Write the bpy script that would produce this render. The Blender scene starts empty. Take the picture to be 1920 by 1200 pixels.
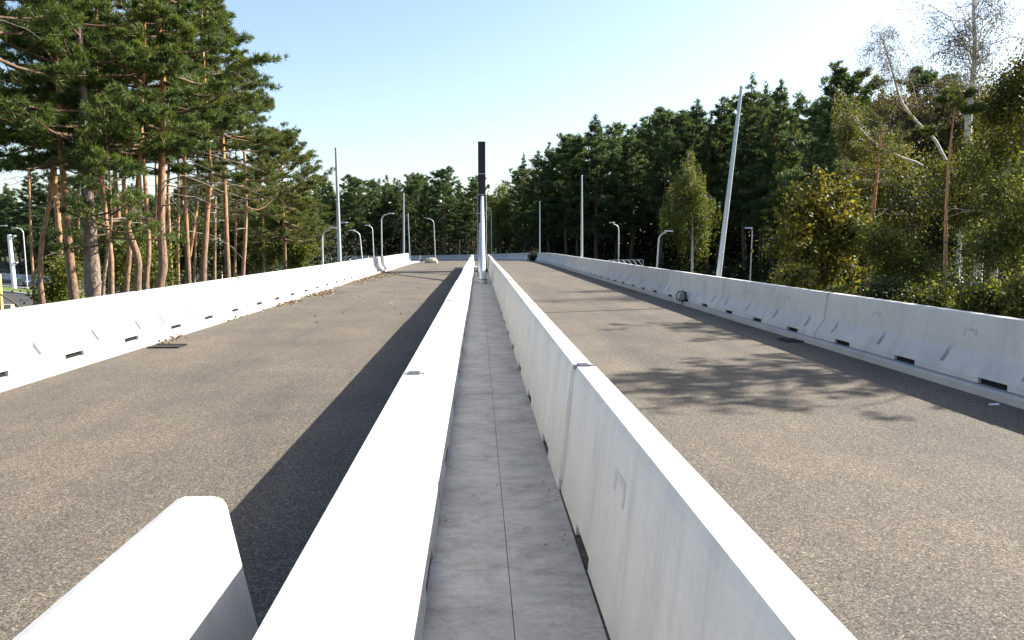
import bpy, math, random
import numpy as np
R = math.radians
random.seed(7)
S = bpy.context.scene
COL = S.collection
H = 2.15                       # eye height above the carriageway
F = 1387.0                     # focal length in photo pixels (1920 wide)
PITCH = math.atan(145 / F)
YAW = math.atan(63 / F * math.cos(PITCH))
GZ = -4.2                      # natural ground below the embankment


# ------------------------------------------------------------------ helpers
def P(px, py, Y):
    """world point on the ray of photo pixel (px,py) at distance Y along the road"""
    a, b = (px - 960) / F, (600 - py) / F
    cy, sy, cp, sp = math.cos(YAW), math.sin(YAW), math.cos(PITCH), math.sin(PITCH)
    d = (a * cy + sy * cp + b * sy * sp, -a * sy + cy * cp + b * cy * sp, -sp + b * cp)
    k = Y / d[1]
    return np.array((d[0] * k, Y, H + d[2] * k))


class MB:
    """collects polygons and links them as ONE mesh object"""
    def __init__(s):
        s.v = []; s.nv = 0; s.loops = []; s.tot = []; s.mi = []; s.sm = []

    def add(s, verts, faces, mat=0, smooth=False):
        verts = np.asarray(verts, float).reshape(-1, 3)
        if isinstance(faces, np.ndarray):
            s.loops.append((faces + s.nv).ravel()); s.tot.append(np.full(len(faces), faces.shape[1])); n = len(faces)
        else:
            s.loops.append(np.array([i + s.nv for f in faces for i in f])); s.tot.append(np.array([len(f) for f in faces])); n = len(faces)
        s.mi.append(np.full(n, mat)); s.sm.append(np.full(n, smooth))
        s.v.append(verts); s.nv += len(verts)
        return s

    def box(s, a, b, mat=0):
        x0, y0, z0 = a; x1, y1, z1 = b
        v = [(x0, y0, z0), (x1, y0, z0), (x1, y1, z0), (x0, y1, z0), (x0, y0, z1), (x1, y0, z1), (x1, y1, z1), (x0, y1, z1)]
        return s.add(v, [(3, 2, 1, 0), (4, 5, 6, 7), (0, 1, 5, 4), (1, 2, 6, 5), (2, 3, 7, 6), (3, 0, 4, 7)], mat)

    def tube(s, pts, rad, n=8, mat=0, cap=True, wob=0.0, rng=None):
        pts = np.asarray(pts, float); m = len(pts); rad = np.broadcast_to(np.asarray(rad, float), (m,))
        t = np.gradient(pts, axis=0); t /= np.linalg.norm(t, axis=1)[:, None] + 1e-9
        ref = np.array((0., 0, 1)) if abs(t[0, 2]) < .9 else np.array((1., 0, 0))
        a = np.cross(t, ref); a /= np.linalg.norm(a, axis=1)[:, None] + 1e-9
        b = np.cross(t, a)
        ph = np.arange(n) * 2 * math.pi / n
        rr = rad[:, None] * np.ones((m, n))
        if wob: rr = rr * (1 + wob * rng.normal(size=(m, n)))
        v = pts[:, None] + rr[..., None] * (np.cos(ph)[None, :, None] * a[:, None] + np.sin(ph)[None, :, None] * b[:, None])
        i = np.arange(m - 1)[:, None] * n; j = np.arange(n)[None]; k = (j + 1) % n
        f = np.stack([i + j, i + n + j, i + n + k, i + k], -1).reshape(-1, 4)
        s.add(v.reshape(-1, 3), f, mat, True)
        if cap:
            s.add(v[0], [tuple(range(n))], mat); s.add(v[-1], [tuple(range(n - 1, -1, -1))], mat)
        return s

    def needles(s, p, d, r, w, k, rng, mat=0):
        """k thin blades at each tuft centre p, leaning along d"""
        n = len(p)
        p = np.repeat(p, k, 0); d = np.repeat(d, k, 0)
        v = d * .55 + rng.normal(size=(n * k, 3)) * .6
        v /= np.linalg.norm(v, axis=1)[:, None] + 1e-9
        b = p + rng.normal(size=p.shape) * r * .12
        sd = np.cross(v, rng.normal(size=v.shape)); sd /= np.linalg.norm(sd, axis=1)[:, None] + 1e-9
        L = r * rng.uniform(.6, 1.25, (n * k, 1))
        V = np.stack([b - sd * w * .5, b + sd * w * .5, b + v * L + sd * w * .15, b + v * L - sd * w * .15], 1).reshape(-1, 3)
        return s.add(V, np.arange(n * k * 4).reshape(-1, 4), mat)

    def leaves(s, p, size, rng, mat=0, hang=0.0):
        n = len(p)
        a = rng.normal(size=(n, 3)); a[:, 2] -= hang * 1.5
        a /= np.linalg.norm(a, axis=1)[:, None] + 1e-9
        b = np.cross(a, rng.normal(size=(n, 3))); b /= np.linalg.norm(b, axis=1)[:, None] + 1e-9
        z = size * rng.uniform(.6, 1.25, (n, 1))
        V = np.stack([p - a * z * .5, p + b * z * .36, p + a * z * .6, p - b * z * .36], 1).reshape(-1, 3)
        return s.add(V, np.arange(n * 4).reshape(-1, 4), mat)

    def mesh(s, name, mats):
        me = bpy.data.meshes.new(name)
        V = np.concatenate(s.v); L = np.concatenate(s.loops).astype(np.int32); T = np.concatenate(s.tot).astype(np.int32)
        me.vertices.add(len(V)); me.vertices.foreach_set('co', V.astype(np.float32).ravel())
        me.loops.add(len(L)); me.loops.foreach_set('vertex_index', L)
        me.polygons.add(len(T)); st = np.zeros(len(T), np.int32); st[1:] = np.cumsum(T)[:-1]
        me.polygons.foreach_set('loop_start', st); me.polygons.foreach_set('loop_total', T)
        for m in (mats if isinstance(mats, (list, tuple)) else [mats]): me.materials.append(m)
        me.polygons.foreach_set('material_index', np.concatenate(s.mi).astype(np.int32))
        me.polygons.foreach_set('use_smooth', np.concatenate(s.sm).astype(bool))
        me.update(calc_edges=True); me.validate()
        return me

    def build(s, name, mats, parent=None, loc=(0, 0, 0)):
        return link(name, s.mesh(name, mats), parent, loc)


def link(name, me, parent=None, loc=(0, 0, 0)):
    o = bpy.data.objects.new(name, me); COL.objects.link(o); o.parent = parent; o.location = loc
    return o


def tag(o, label=None, cat=None, group=None, kind=None):
    if label: o['label'] = label
    if cat: o['category'] = cat
    if group: o['group'] = group
    if kind: o['kind'] = kind
    return o


def thing(name, label, cat, loc=(0, 0, 0), rz=0, group=None):
    o = bpy.data.objects.new(name, None); COL.objects.link(o)
    o.location = loc; o.rotation_euler = (0, 0, rz); o.empty_display_size = .2
    return tag(o, label, cat, group)


# ---------------------------------------------------------------- materials
def mat(name, rough=.8, metal=0.0):
    m = bpy.data.materials.new(name); m.use_nodes = True
    nt = m.node_tree; b = nt.nodes['Principled BSDF']
    b.inputs['Roughness'].default_value = rough; b.inputs['Metallic'].default_value = metal
    b.inputs['Specular IOR Level'].default_value = .3
    return m, nt, b


def N(nt, t, **kw):
    n = nt.nodes.new(t)
    for k, v in kw.items():
        if k in n.inputs: n.inputs[k].default_value = v
        else: setattr(n, k, v)
    return n


def coords(nt, kind='Object', scale=(1, 1, 1)):
    tc = N(nt, 'ShaderNodeTexCoord'); mp = N(nt, 'ShaderNodeMapping'); mp.inputs['Scale'].default_value = scale
    if kind == 'World':
        g = N(nt, 'ShaderNodeNewGeometry'); nt.links.new(g.outputs['Position'], mp.inputs['Vector'])
    else: nt.links.new(tc.outputs[kind], mp.inputs['Vector'])
    return mp.outputs['Vector']


def ramp(nt, src, stops):
    r = N(nt, 'ShaderNodeValToRGB'); e = r.color_ramp.elements
    while len(e) < len(stops): e.new(.5)
    for x, (p, c) in zip(e, stops): x.position = p; x.color = (*c, 1)
    nt.links.new(src, r.inputs['Fac']); return r.outputs['Color']


def mix(nt, fac, a, b, mode='MIX'):
    m = N(nt, 'ShaderNodeMix'); m.data_type = 'RGBA'; m.blend_type = mode
    for s, v in ((m.inputs[0], fac), (m.inputs[6], a), (m.inputs[7], b)):
        if hasattr(v, 'is_output'): nt.links.new(v, s)
        else: s.default_value = v if not isinstance(v, tuple) else (*v, 1)
    return m.outputs[2]


def noise(nt, vec, scale, detail=4, rough=.6):
    n = N(nt, 'ShaderNodeTexNoise', Scale=scale, Detail=detail, Roughness=rough); nt.links.new(vec, n.inputs['Vector'])
    return n.outputs['Fac']


def bump(nt, b, h, strength=.3, dist=.01):
    n = N(nt, 'ShaderNodeBump', Strength=strength, Distance=dist); nt.links.new(h, n.inputs['Height'])
    nt.links.new(n.outputs['Normal'], b.inputs['Normal'])


def flat(name, c, rough=.7, metal=0.0, var=.15, scale=6):
    m, nt, b = mat(name, rough, metal)
    f = noise(nt, coords(nt), scale, 5)
    nt.links.new(ramp(nt, f, [(.3, tuple(x * (1 - var) for x in c)), (.7, tuple(min(1, x * (1 + var)) for x in c))]), b.inputs['Base Color'])
    return m


def make_asphalt(name, k=1.0, warm=True):
    m, nt, b = mat(name, .9)
    w = coords(nt, 'World')
    v = N(nt, 'ShaderNodeTexVoronoi', Scale=110.0); nt.links.new(w, v.inputs['Vector'])
    v2 = N(nt, 'ShaderNodeTexVoronoi', Scale=58.0); nt.links.new(w, v2.inputs['Vector'])
    sep = N(nt, 'ShaderNodeSeparateColor'); nt.links.new(v.outputs['Color'], sep.inputs[0])
    sep2 = N(nt, 'ShaderNodeSeparateColor'); nt.links.new(v2.outputs['Color'], sep2.inputs[0])
    c0 = (.108, .096, .079) if warm else (.05, .05, .052)
    A = lambda f: tuple(x * f * k for x in c0)
    base = ramp(nt, sep.outputs[0], [(0, A(.38)), (.35, A(.88)), (.78, A(1.3)), (.95, A(1.75)), (1, A(3.0))])
    stone = ramp(nt, sep2.outputs[1], [(0, (.52, .50, .47)), (.2, (.84, .83, .82)), (.85, (1, 1, 1)), (.97, (1.3, 1.28, 1.24))])
    base = mix(nt, 1.0, base, stone, 'MULTIPLY')
    fine = ramp(nt, noise(nt, w, 30, 7, .85), [(.32, (.50, .49, .48)), (.68, (1.42, 1.39, 1.33))])
    base = mix(nt, .8, base, fine, 'MULTIPLY')
    s = coords(nt, 'World', (1.0, .12, 1))            # long streaks of rolling along the lane
    big = ramp(nt, noise(nt, s, .9, 5, .6), [(.3, (.80, .81, .84)), (.7, (1.18, 1.15, 1.10))])
    base = mix(nt, 1.0, base, big, 'MULTIPLY')
    blot = ramp(nt, noise(nt, w, .45, 6, .65), [(.35, (.82, .83, .86)), (.65, (1.16, 1.12, 1.06))])
    base = mix(nt, 1.0, base, blot, 'MULTIPLY')
    nt.links.new(base, b.inputs['Base Color'])
    hgt = mix(nt, .5, sep.outputs[1], noise(nt, w, 60, 6, .7))
    bump(nt, b, hgt, .55, .012)
    return m


def make_concrete(name, c, stain=.5, streak=(1, 1, 1), pits=True, contrast=.12):
    m, nt, b = mat(name, .75)
    w = coords(nt, 'World'); sv = coords(nt, 'World', streak)
    col = ramp(nt, noise(nt, w, 1.4, 7, .65), [(.25, tuple(x * (1 - contrast) for x in c)), (.75, tuple(min(.9, x * (1 + contrast * .6)) for x in c))])
    st = ramp(nt, noise(nt, sv, 2.2, 6, .7), [(.30, tuple((.72, .73, .74))), (.52, (1, 1, 1))])
    col = mix(nt, stain, col, st, 'MULTIPLY')
    if contrast > .3:      # brown water stains and scuffs on the walkway slabs
        s1 = ramp(nt, noise(nt, coords(nt, 'World', (1.6, 2.2, 1)), 1.6, 12, .86), [(.40, (.74, .72, .69)), (.50, (1, 1, 1)), (.64, (1.10, 1.10, 1.11))]); col = mix(nt, 1.0, col, s1, 'MULTIPLY')
        s2 = ramp(nt, noise(nt, coords(nt, 'World', (1, 7, 1)), 3.5, 6, .7), [(.32, (.72, .72, .72)), (.42, (1, 1, 1))]); col = mix(nt, .8, col, s2, 'MULTIPLY')
    fine = ramp(nt, noise(nt, w, 28, 5, .7), [(.3, (.9, .9, .9)), (.6, (1.03, 1.03, 1.02))])
    col = mix(nt, .7, col, fine, 'MULTIPLY')
    if pits:
        v = N(nt, 'ShaderNodeTexVoronoi', Scale=9.0); nt.links.new(w, v.inputs['Vector'])
        pt = ramp(nt, v.outputs['Distance'], [(.02, (.45, .43, .4)), (.05, (1, 1, 1))])
        col = mix(nt, .55, col, pt, 'MULTIPLY')
    oi = N(nt, 'ShaderNodeObjectInfo')      # castings differ a little in tone
    col = mix(nt, 1.0, col, ramp(nt, oi.outputs['Random'], [(0, (.87, .875, .88)), (1, (1.06, 1.05, 1.03))]), 'MULTIPLY')
    nt.links.new(col, b.inputs['Base Color'])
    bump(nt, b, noise(nt, w, 20, 6, .7), .18, .01)
    return m


def make_leaf(name, c1, c2, c3, trans=.35, clump=.8, rough=.55):
    """three leaf colours, picked per leaf and per bough; light passes through"""
    m, nt, b = mat(name, rough)
    b.inputs['Specular IOR Level'].default_value = .35
    g = N(nt, 'ShaderNodeNewGeometry')
    oi = N(nt, 'ShaderNodeObjectInfo')
    per = ramp(nt, g.outputs['Random Per Island'], [(0, c1), (.55, c2), (1, c3)])
    cl = ramp(nt, noise(nt, coords(nt), clump, 3), [(.33, c1), (.5, c2), (.67, c3)])
    col = mix(nt, .5, per, cl)
    ov = ramp(nt, oi.outputs['Random'], [(0, (.82, .88, .85)), (1, (1.2, 1.1, 1.0))])
    col = mix(nt, 1.0, col, ov, 'MULTIPLY')
    nt.links.new(col, b.inputs['Base Color'])
    tr = N(nt, 'ShaderNodeBsdfTranslucent'); tc = mix(nt, 1.0, col, (1.25, 1.2, .55), 'MULTIPLY'); nt.links.new(tc, tr.inputs['Color'])
    ms = N(nt, 'ShaderNodeMixShader'); ms.inputs[0].default_value = trans
    out = nt.nodes['Material Output']
    nt.links.new(b.outputs[0], ms.inputs[1]); nt.links.new(tr.outputs[0], ms.inputs[2]); nt.links.new(ms.outputs[0], out.inputs['Surface'])
    return m


def make_bark(name, lo, hi, change=(3.0, 7.0), scale=1.0, plate=.5):
    """lower bark lo, upper bark hi, changing between two heights above the foot of the tree"""
    m, nt, b = mat(name, .9)
    v = coords(nt, 'Object', (9 * scale, 9 * scale, 3 * scale))
    tc = N(nt, 'ShaderNodeTexCoord'); sx = N(nt, 'ShaderNodeSeparateXYZ'); nt.links.new(tc.outputs['Object'], sx.inputs[0])
    mr = N(nt, 'ShaderNodeMapRange'); mr.inputs[1].default_value = change[0]; mr.inputs[2].default_value = change[1]
    nt.links.new(sx.outputs['Z'], mr.inputs[0])
    col = mix(nt, mr.outputs[0], lo, hi)
    n = noise(nt, v, 1.6, 6, .7)
    var = ramp(nt, n, [(.33, (.28, .26, .25)), (.5, (.95, .93, .92)), (.68, (1.45, 1.4, 1.3))])
    col = mix(nt, .85, col, var, 'MULTIPLY')
    nt.links.new(col, b.inputs['Base Color']); bump(nt, b, n, plate, .04)
    return m


M = {}
M['asphalt'] = make_asphalt('worn_asphalt')
M['dark_asphalt'] = make_asphalt('new_asphalt', 1.0, False)
M['barrier'] = make_concrete('pale_concrete', (.50, .495, .48), .7, (1.6, 1.6, .25))
M['mortar'] = make_concrete('mortar_patch', (.42, .415, .40), .9)
M['kerb'] = make_concrete('kerb_concrete', (.38, .375, .36), .6)
M['floor'] = make_concrete('floor_concrete', (.375, .362, .342), .7, (.9, 2.6, 1), True, .32)
M['steel'] = flat('dark_steel', (.10, .10, .105), .5, .6)
M['galv'] = flat('galvanised_steel', (.44, .47, .50), .42, .4, .08)
M['lamp'] = flat('pale_lamp_metal', (.60, .61, .60), .45, .2, .06)
M['panel'] = flat('dark_brown_panel', (.030, .026, .030), .55, .1, .12)
M['seam'] = flat('panel_seam', (.42, .42, .44), .5, .3)
M['black'] = flat('black_rubber', (.015, .015, .016), .6)
M['grate'] = flat('cast_iron', (.035, .032, .03), .7, .3)
M['hole'] = flat('hole_shade', (.012, .011, .01), 1.0)  # near-black colour standing in for shade inside openings
M['grey'] = flat('grey_plastic', (.22, .22, .215), .6)
M['white'] = flat('white_paint', (.80, .80, .79), .5, 0, .05)
M['stone'] = flat('pale_stone', (.34, .31, .24), .9)
M['needle_near'] = make_leaf('near_pine_needles', (.030, .056, .018), (.075, .118, .028), (.155, .19, .046), .35, 1.1)
M['needle_far'] = make_leaf('far_pine_needles', (.036, .064, .034), (.062, .102, .047), (.110, .150, .062), .4, .35)
M['needle_mid'] = make_leaf('olive_pine_needles', (.045, .068, .020), (.080, .108, .028), (.125, .145, .038), .35, .6)
M['leaf_green'] = make_leaf('green_leaves', (.030, .045, .013), (.080, .098, .023), (.27, .26, .065), .45, .8)
M['leaf_dark'] = make_leaf('dark_leaves', (.013, .022, .008), (.026, .040, .011), (.060, .072, .018), .3, .7)
M['leaf_bright'] = make_leaf('sunlit_green_leaves', (.045, .068, .014), (.095, .125, .022), (.20, .21, .045), .45, .9)  # green leaves in brighter colours, so bushes look sunlit
M['leaf_olive'] = make_leaf('olive_leaves', (.030, .042, .013), (.058, .074, .019), (.11, .125, .03), .4, .8)
M['leaf_weep'] = make_leaf('lit_weeping_birch_leaves', (.055, .075, .018), (.11, .132, .03), (.21, .225, .055), .45, .8)
M['leaf_shade'] = make_leaf('shaded_understorey_leaves', (.012, .020, .008), (.020, .031, .010), (.032, .042, .013), .15, .7, .8)  # leaf colours darkened to paint in the forest shade
M['leaf_yellow'] = make_leaf('yellowing_maple_leaves', (.030, .037, .009), (.076, .082, .016), (.30, .28, .05), .4, .9)
M['leaf_birch'] = make_leaf('birch_leaves', (.055, .062, .018), (.10, .108, .028), (.20, .19, .05), .4, .8)
M['leaf_brown'] = make_leaf('thin_autumn_birch_leaves', (.052, .046, .030), (.088, .076, .042), (.155, .130, .060), .35, .8)
M['litter'] = make_leaf('dry_leaf_litter', (.10, .065, .038), (.20, .14, .085), (.34, .26, .18), .1, 4)
M['bark_pine'] = make_bark('orange_pine_bark', (.20, .14, .10), (.50, .25, .10), (3.5, 10.0), 1, .6)
M['bark_dark'] = make_bark('thick_grey_bark', (.22, .17, .135), (.19, .14, .11), (4, 9), .9, 1.0)
M['bark_thin'] = make_bark('dull_pine_bark', (.25, .18, .13), (.44, .25, .13), (3.0, 8.0), 1, .5)
M['bark_far'] = make_bark('far_pine_bark', (.085, .06, .045), (.22, .105, .05), (8, 14), .6, .3)
M['bark_birch'] = make_bark('white_birch_bark', (.50, .48, .44), (.60, .57, .52), (2, 4), .9, .2)
M['bark_twig'] = make_bark('brown_twig_bark', (.10, .075, .06), (.12, .09, .075), (2, 4), 1, .2)
M['bough'] = make_bark('brown_bough_bark', (.12, .085, .06), (.14, .09, .055), (2, 4), 1, .2)
M['dead'] = make_bark('grey_dead_wood', (.30, .265, .225), (.30, .265, .225), (2, 4), 1, .2)


def ground_mat(name, a, b2, c, sc=.25):
    m, nt, b = mat(name, 1)
    w = coords(nt, 'World')
    col = ramp(nt, noise(nt, w, sc, 8, .7), [(.3, a), (.5, b2), (.7, c)])
    col = mix(nt, .8, col, ramp(nt, noise(nt, w, 6, 5, .7), [(.3, (.6, .6, .6)), (.7, (1.3, 1.3, 1.3))]), 'MULTIPLY')
    nt.links.new(col, b.inputs['Base Color']); bump(nt, b, noise(nt, w, 5, 5), .5, .08)
    return m


M['ground'] = ground_mat('forest_floor', (.028, .026, .015), (.034, .038, .015), (.05, .042, .024))
M['bank'] = ground_mat('bank_soil', (.10, .075, .045), (.075, .085, .028), (.15, .12, .07))
M['dry'] = ground_mat('dry_grass', (.20, .165, .07), (.26, .21, .09), (.14, .13, .05), .15)
M['grass'] = ground_mat('short_grass', (.07, .105, .022), (.10, .14, .03), (.13, .15, .04), .3)


# ------------------------------------------------------- road line and levels
S0, RAD = 90.0, 113.0


def zr(s):
    t = min(1, max(0, (s - 70) / 125)); return -2.1 * t * t * (3 - 2 * t)


def path(s, u, z=0):
    """point u metres right of the road axis at chainage s"""
    if s <= S0: return np.array((u, s, zr(s) + z))
    th = (s - S0) / RAD
    return np.array((-RAD + (RAD + u) * math.cos(th), S0 + (RAD + u) * math.sin(th), zr(s) + z))


def heading(s): return 0 if s <= S0 else (s - S0) / RAD


def strip(name, u0, u1, z, s0, s1, m, ds=4, drop=None):
    ss = np.arange(s0, s1 + .01, ds); mb = MB(); V = []
    us = np.linspace(u0, u1, max(2, int(abs(u1 - u0) / 1.5) + 1))
    for s in ss:
        for u in us: V.append(path(s, u, z))
    n = len(us); i = np.arange(len(ss) - 1)[:, None] * n; j = np.arange(n - 1)[None]
    f = np.stack([i + j, i + j + 1, i + n + j + 1, i + n + j], -1).reshape(-1, 4)
    mb.add(V, f)
    return tag(mb.build(name, m), kind='structure')


def loft(name, prof, s0, s1, m, ds=3):
    """closed cross-section (u,z) carried along the road"""
    ss = np.arange(s0, s1 + .01, ds); V = [path(s, u, z) for s in ss for (u, z) in prof]
    n = len(prof); i = np.arange(len(ss) - 1)[:, None] * n; j = np.arange(n)[None]; k = (j + 1) % n
    f = np.stack([i + j, i + k, i + n + k, i + n + j], -1).reshape(-1, 4)
    mb = MB().add(V, f); mb.add([path(ss[0], *p) for p in prof], [tuple(range(n - 1, -1, -1))]); mb.add([path(ss[-1], *p) for p in prof], [tuple(range(n))])
    return tag(mb.build(name, m), kind='structure')


strip('road', -6.95, -.30, 0, -14, 226, M['asphalt'])
strip('road', .66, 7.12, 0, -14, 226, M['asphalt'])
strip('road', -.3, .66, -.004, 66, 226, M['asphalt'])
loft('kerb', [(-6.9, -.3), (-6.9, .105), (-6.93, .125), (-8.1, .125), (-8.1, -.3)][::-1], -14, 88, M['kerb'])
loft('kerb', [(7.05, -.3), (7.05, .105), (7.08, .125), (8.2, .125), (8.2, -.3)], -14, 226, M['kerb'])
# embankments
EMB = []
for sg, u0, s1 in ((-1, -8.1, 226), (1, 8.2, 226)):
    mb = MB(); V = []; ss = np.arange(-20, s1, 4); rr = random.Random(3)
    for s in ss:
        for k, (du, dz) in enumerate(((0, .02), (.7, -.15), (2.4, -1.5), (4.4, -2.9), (7.2, -4.0), (12, -4.6))):
            p = path(s, u0 + sg * du, 0); f = du / 12
            p[2] = p[2] * (1 - f) + dz + (rr.uniform(-.12, .12) if 0 < k < 5 else 0); V.append(p)
    n = 6; i = np.arange(len(ss) - 1)[:, None] * n; j = np.arange(n - 1)[None]
    f = np.stack([i + j, i + j + 1, i + n + j + 1, i + n + j], -1).reshape(-1, 4)
    mb.add(V, f, 0, True); tag(mb.build('bank', M['bank']), kind='structure')
# natural ground, one sheet
mb = MB(); gx = np.concatenate([np.linspace(-1600, -160, 13), np.linspace(-140, 140, 57), np.linspace(160, 1600, 13)])
gy = np.concatenate([np.linspace(-300, -40, 6), np.linspace(-30, 330, 73), np.linspace(380, 2200, 16)])
X, Y = np.meshgrid(gx, gy)
Zg = GZ + .25 * np.sin(X * .21 + 1) * np.cos(Y * .17) + .15 * np.sin(X * .53) * np.sin(Y * .47)
hill = 6.5 * np.exp(-(((X + 118) / 34) ** 2 + ((Y - 182) / 30) ** 2)); Zg = Zg + hill
n = len(gx); i = np.arange(len(gy) - 1)[:, None] * n; j = np.arange(n - 1)[None]
mb.add(np.stack([X, Y, Zg], -1).reshape(-1, 3), np.stack([i + j, i + j + 1, i + n + j + 1, i + n + j], -1).reshape(-1, 4), 0, True)
tag(mb.build('ground', M['ground']), kind='structure')


def gz(x, y):
    e = abs(x) - 8.1
    if e < 0: return 0
    t = np.interp(e, [0, .7, 2.4, 4.4, 7.2, 12], [.02, -.15, -1.5, -2.9, -4.0, -4.25])
    return float(t)


# ------------------------------------------------------------- median floor
mb = MB()
mb.box((-.34, -8, -.10), (.70, 66, -.010), 1)
yy = -6.2; rr = random.Random(5); k = 0
while yy < 65:
    L = 4.15
    for x0, x1 in ((-.33, .1885), (.191, .69)):
        dz = rr.uniform(-.002, .002)
        mb.box((x0, yy, -.0095), (x1 - (.002 if x0 < 0 else 0), yy + L - .006, .006 + dz), 0)
    yy += L
tag(mb.build('median_floor', [M['floor'], M['grate']]), kind='structure')

# ---------------------------------------------------------------- barriers
def barrier_mesh(name, L, hb, inner_plain, u_top=.088, notches=True, rng=random):
    """one precast barrier: along +y from 0 to L, traffic face to +x, holes at the foot, triangular pockets in the sloped toe"""
    zf = .085
    k = hb / 1.1
    base = .335
    fr = lambda z: np.interp(z, [0, .10, .16, .36, .44, 1.04 * k, hb], [base, base, base - .03, .165, .140, u_top + .012, u_top - .008])
    if inner_plain: bk = lambda z: np.interp(z, [0, .06, 1.04 * k, hb], [.205, .200, u_top + .012, u_top - .008])
    else: bk = fr
    zs = [zf, .14, .175, .385, .44, 1.04 * k, hb]

    def section(y, cut, hole):
        pts = []
        for idx, z in enumerate(zs):
            u = fr(z)
            if cut and idx == 3: z, u = .190, fr(.44) + .004         # back foot of the pocket
            elif not cut and idx == 3: z = .385
            pts.append((u, y, z))
        pts[2] = (fr(.175), y, .175)
        back = [(-bk(z), y, z) for z in reversed(zs)]
        return pts + back
    ys = [0.0, .012]; flags = [(False, False)] * 2
    ev = []
    if notches:
        for c in (.095, .36, .64, .905): ev.append((c * L - .05, c * L + .05))
    secs = [(0.0, 0, .026), (.026, 0, 0)]
    for a, b in ev: secs += [(a - .002, 0, 0), (a, 1, 0), (b, 1, 0), (b + .002, 0, 0)]
    secs += [(L - .066, 0, 0), (L - .04, 0, .026)]
    mb = MB(); V = []
    for y, cut, sh in secs:
        sec = section(y, cut, False)
        V += [(x - math.copysign(sh, x), yy, z - (sh if z > hb - .01 else 0)) for x, yy, z in sec]
    n = len(zs) * 2; i = np.arange(len(secs) - 1)[:, None] * n; j = np.arange(n)[None]; kk = (j + 1) % n
    mb.add(V, np.stack([i + j, i + n + j, i + n + kk, i + kk], -1).reshape(-1, 4))
    mb.add(V[:n], [tuple(range(n))]); mb.add(V[-n:], [tuple(range(n - 1, -1, -1))])
    # feet between the holes
    cuts = [0.0]
    for c in (.175, .50, .825): cuts += [c * L - .30, c * L + .30]
    cuts.append(L - .04)
    for a, b in zip(cuts[0::2], cuts[1::2]):
        u0, u1 = -bk(0), base
        v = [(u0, a, 0), (u1, a, 0), (u1, b, 0), (u0, b, 0), (-bk(zf), a, zf), (fr(zf), a, zf), (fr(zf), b, zf), (-bk(zf), b, zf)]
        mb.add(v, [(3, 2, 1, 0), (0, 1, 5, 4), (1, 2, 6, 5), (2, 3, 7, 6), (3, 0, 4, 7)])
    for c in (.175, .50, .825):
        mb.box((-bk(0) + .05, c * L - .299, .002), (base - .05, c * L + .299, zf - .002), 1)  # dark block fills the hole, its black painted as shade
    for y0 in (.30 * L, .70 * L):     # cast-in lifting sockets patched with darker mortar
        for z0, z1, yy, yl in ((.80 * k, .845 * k, y0 - .16, .32), (.70 * k, .80 * k, y0 - .16, .06), (.72 * k, .80 * k, y0 + .09, .07)):
            for f_, sg in ((fr, 1), (bk, -1)) if not (inner_plain and y0 < L / 2) else ():
                q = [(sg * (f_(z0) + .0015), yy, z0), (sg * (f_(z0) + .0015), yy + yl, z0), (sg * (f_(z1) + .0015), yy + yl, z1), (sg * (f_(z1) + .0015), yy, z1)]
                mb.add(q, [(0, 1, 2, 3) if sg > 0 else (3, 2, 1, 0)], 2)
    return mb.mesh(name, [M['barrier'], M['hole'], M['mortar']])


def coupler_mesh(hb):
    mb = MB(); mb.box((-.045, -.085, hb - .03), (.045, .06, hb + .006), 0)
    mb.box((-.085, -.045, hb - .03), (-.055, .02, hb + .004), 1); mb.box((.055, -.045, hb - .03), (.085, .02, hb + .004), 1)
    return mb.mesh('coupling_plate', [M['steel'], M['grey']])


LM, LO = 7.4, 6.65
me_med = barrier_mesh('barrier_body', LM, 1.10, True)
me_out = barrier_mesh('barrier_body', LO, .955, False)
cp_m, cp_o = coupler_mesh(1.10), coupler_mesh(.955)
ORD = ['nearest', 'second', 'third', 'fourth', 'fifth', 'sixth', 'seventh', 'eighth', 'ninth', 'tenth', 'eleventh', 'twelfth', 'thirteenth', 'fourteenth',
       'fifteenth', 'sixteenth', 'seventeenth', 'eighteenth', 'nineteenth', 'twentieth', 'twenty first', 'twenty second', 'twenty third', 'twenty fourth',
       'twenty fifth', 'twenty sixth', 'twenty seventh', 'twenty eighth', 'twenty ninth', 'thirtieth', 'thirty first', 'thirty second', 'thirty third', 'thirty fourth']
_jr = random.Random(11)


def barrier(me, cp, s0, L, u, zb, face, label, group, coupler=True):
    """face +1: traffic face to the right of the row"""
    s1 = s0 + L; a, b = path(s0, u, zb), path(s1, u, zb)
    ang = math.atan2(-(b[0] - a[0]), b[1] - a[1])
    j = _jr.uniform(-.014, .014); jz = _jr.uniform(0, .012)
    if face > 0: loc, rz = a, ang
    else: loc, rz = b, ang + math.pi
    o = thing('concrete_barrier', label, 'barrier', (loc[0] + j, loc[1], loc[2] + jz), rz + _jr.uniform(-.0012, .0012), group)
    o.rotation_euler[0] = math.atan2(b[2] - a[2], L) * (1 if face > 0 else -1)
    link('barrier_body', me, o)
    if coupler: link('coupling_plate', cp, o, (0, 0, 0) if face > 0 else (0, L - .012, 0))
    return o


def ordn(k): return 'nearest' if k == 0 else ORD[k]


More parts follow.
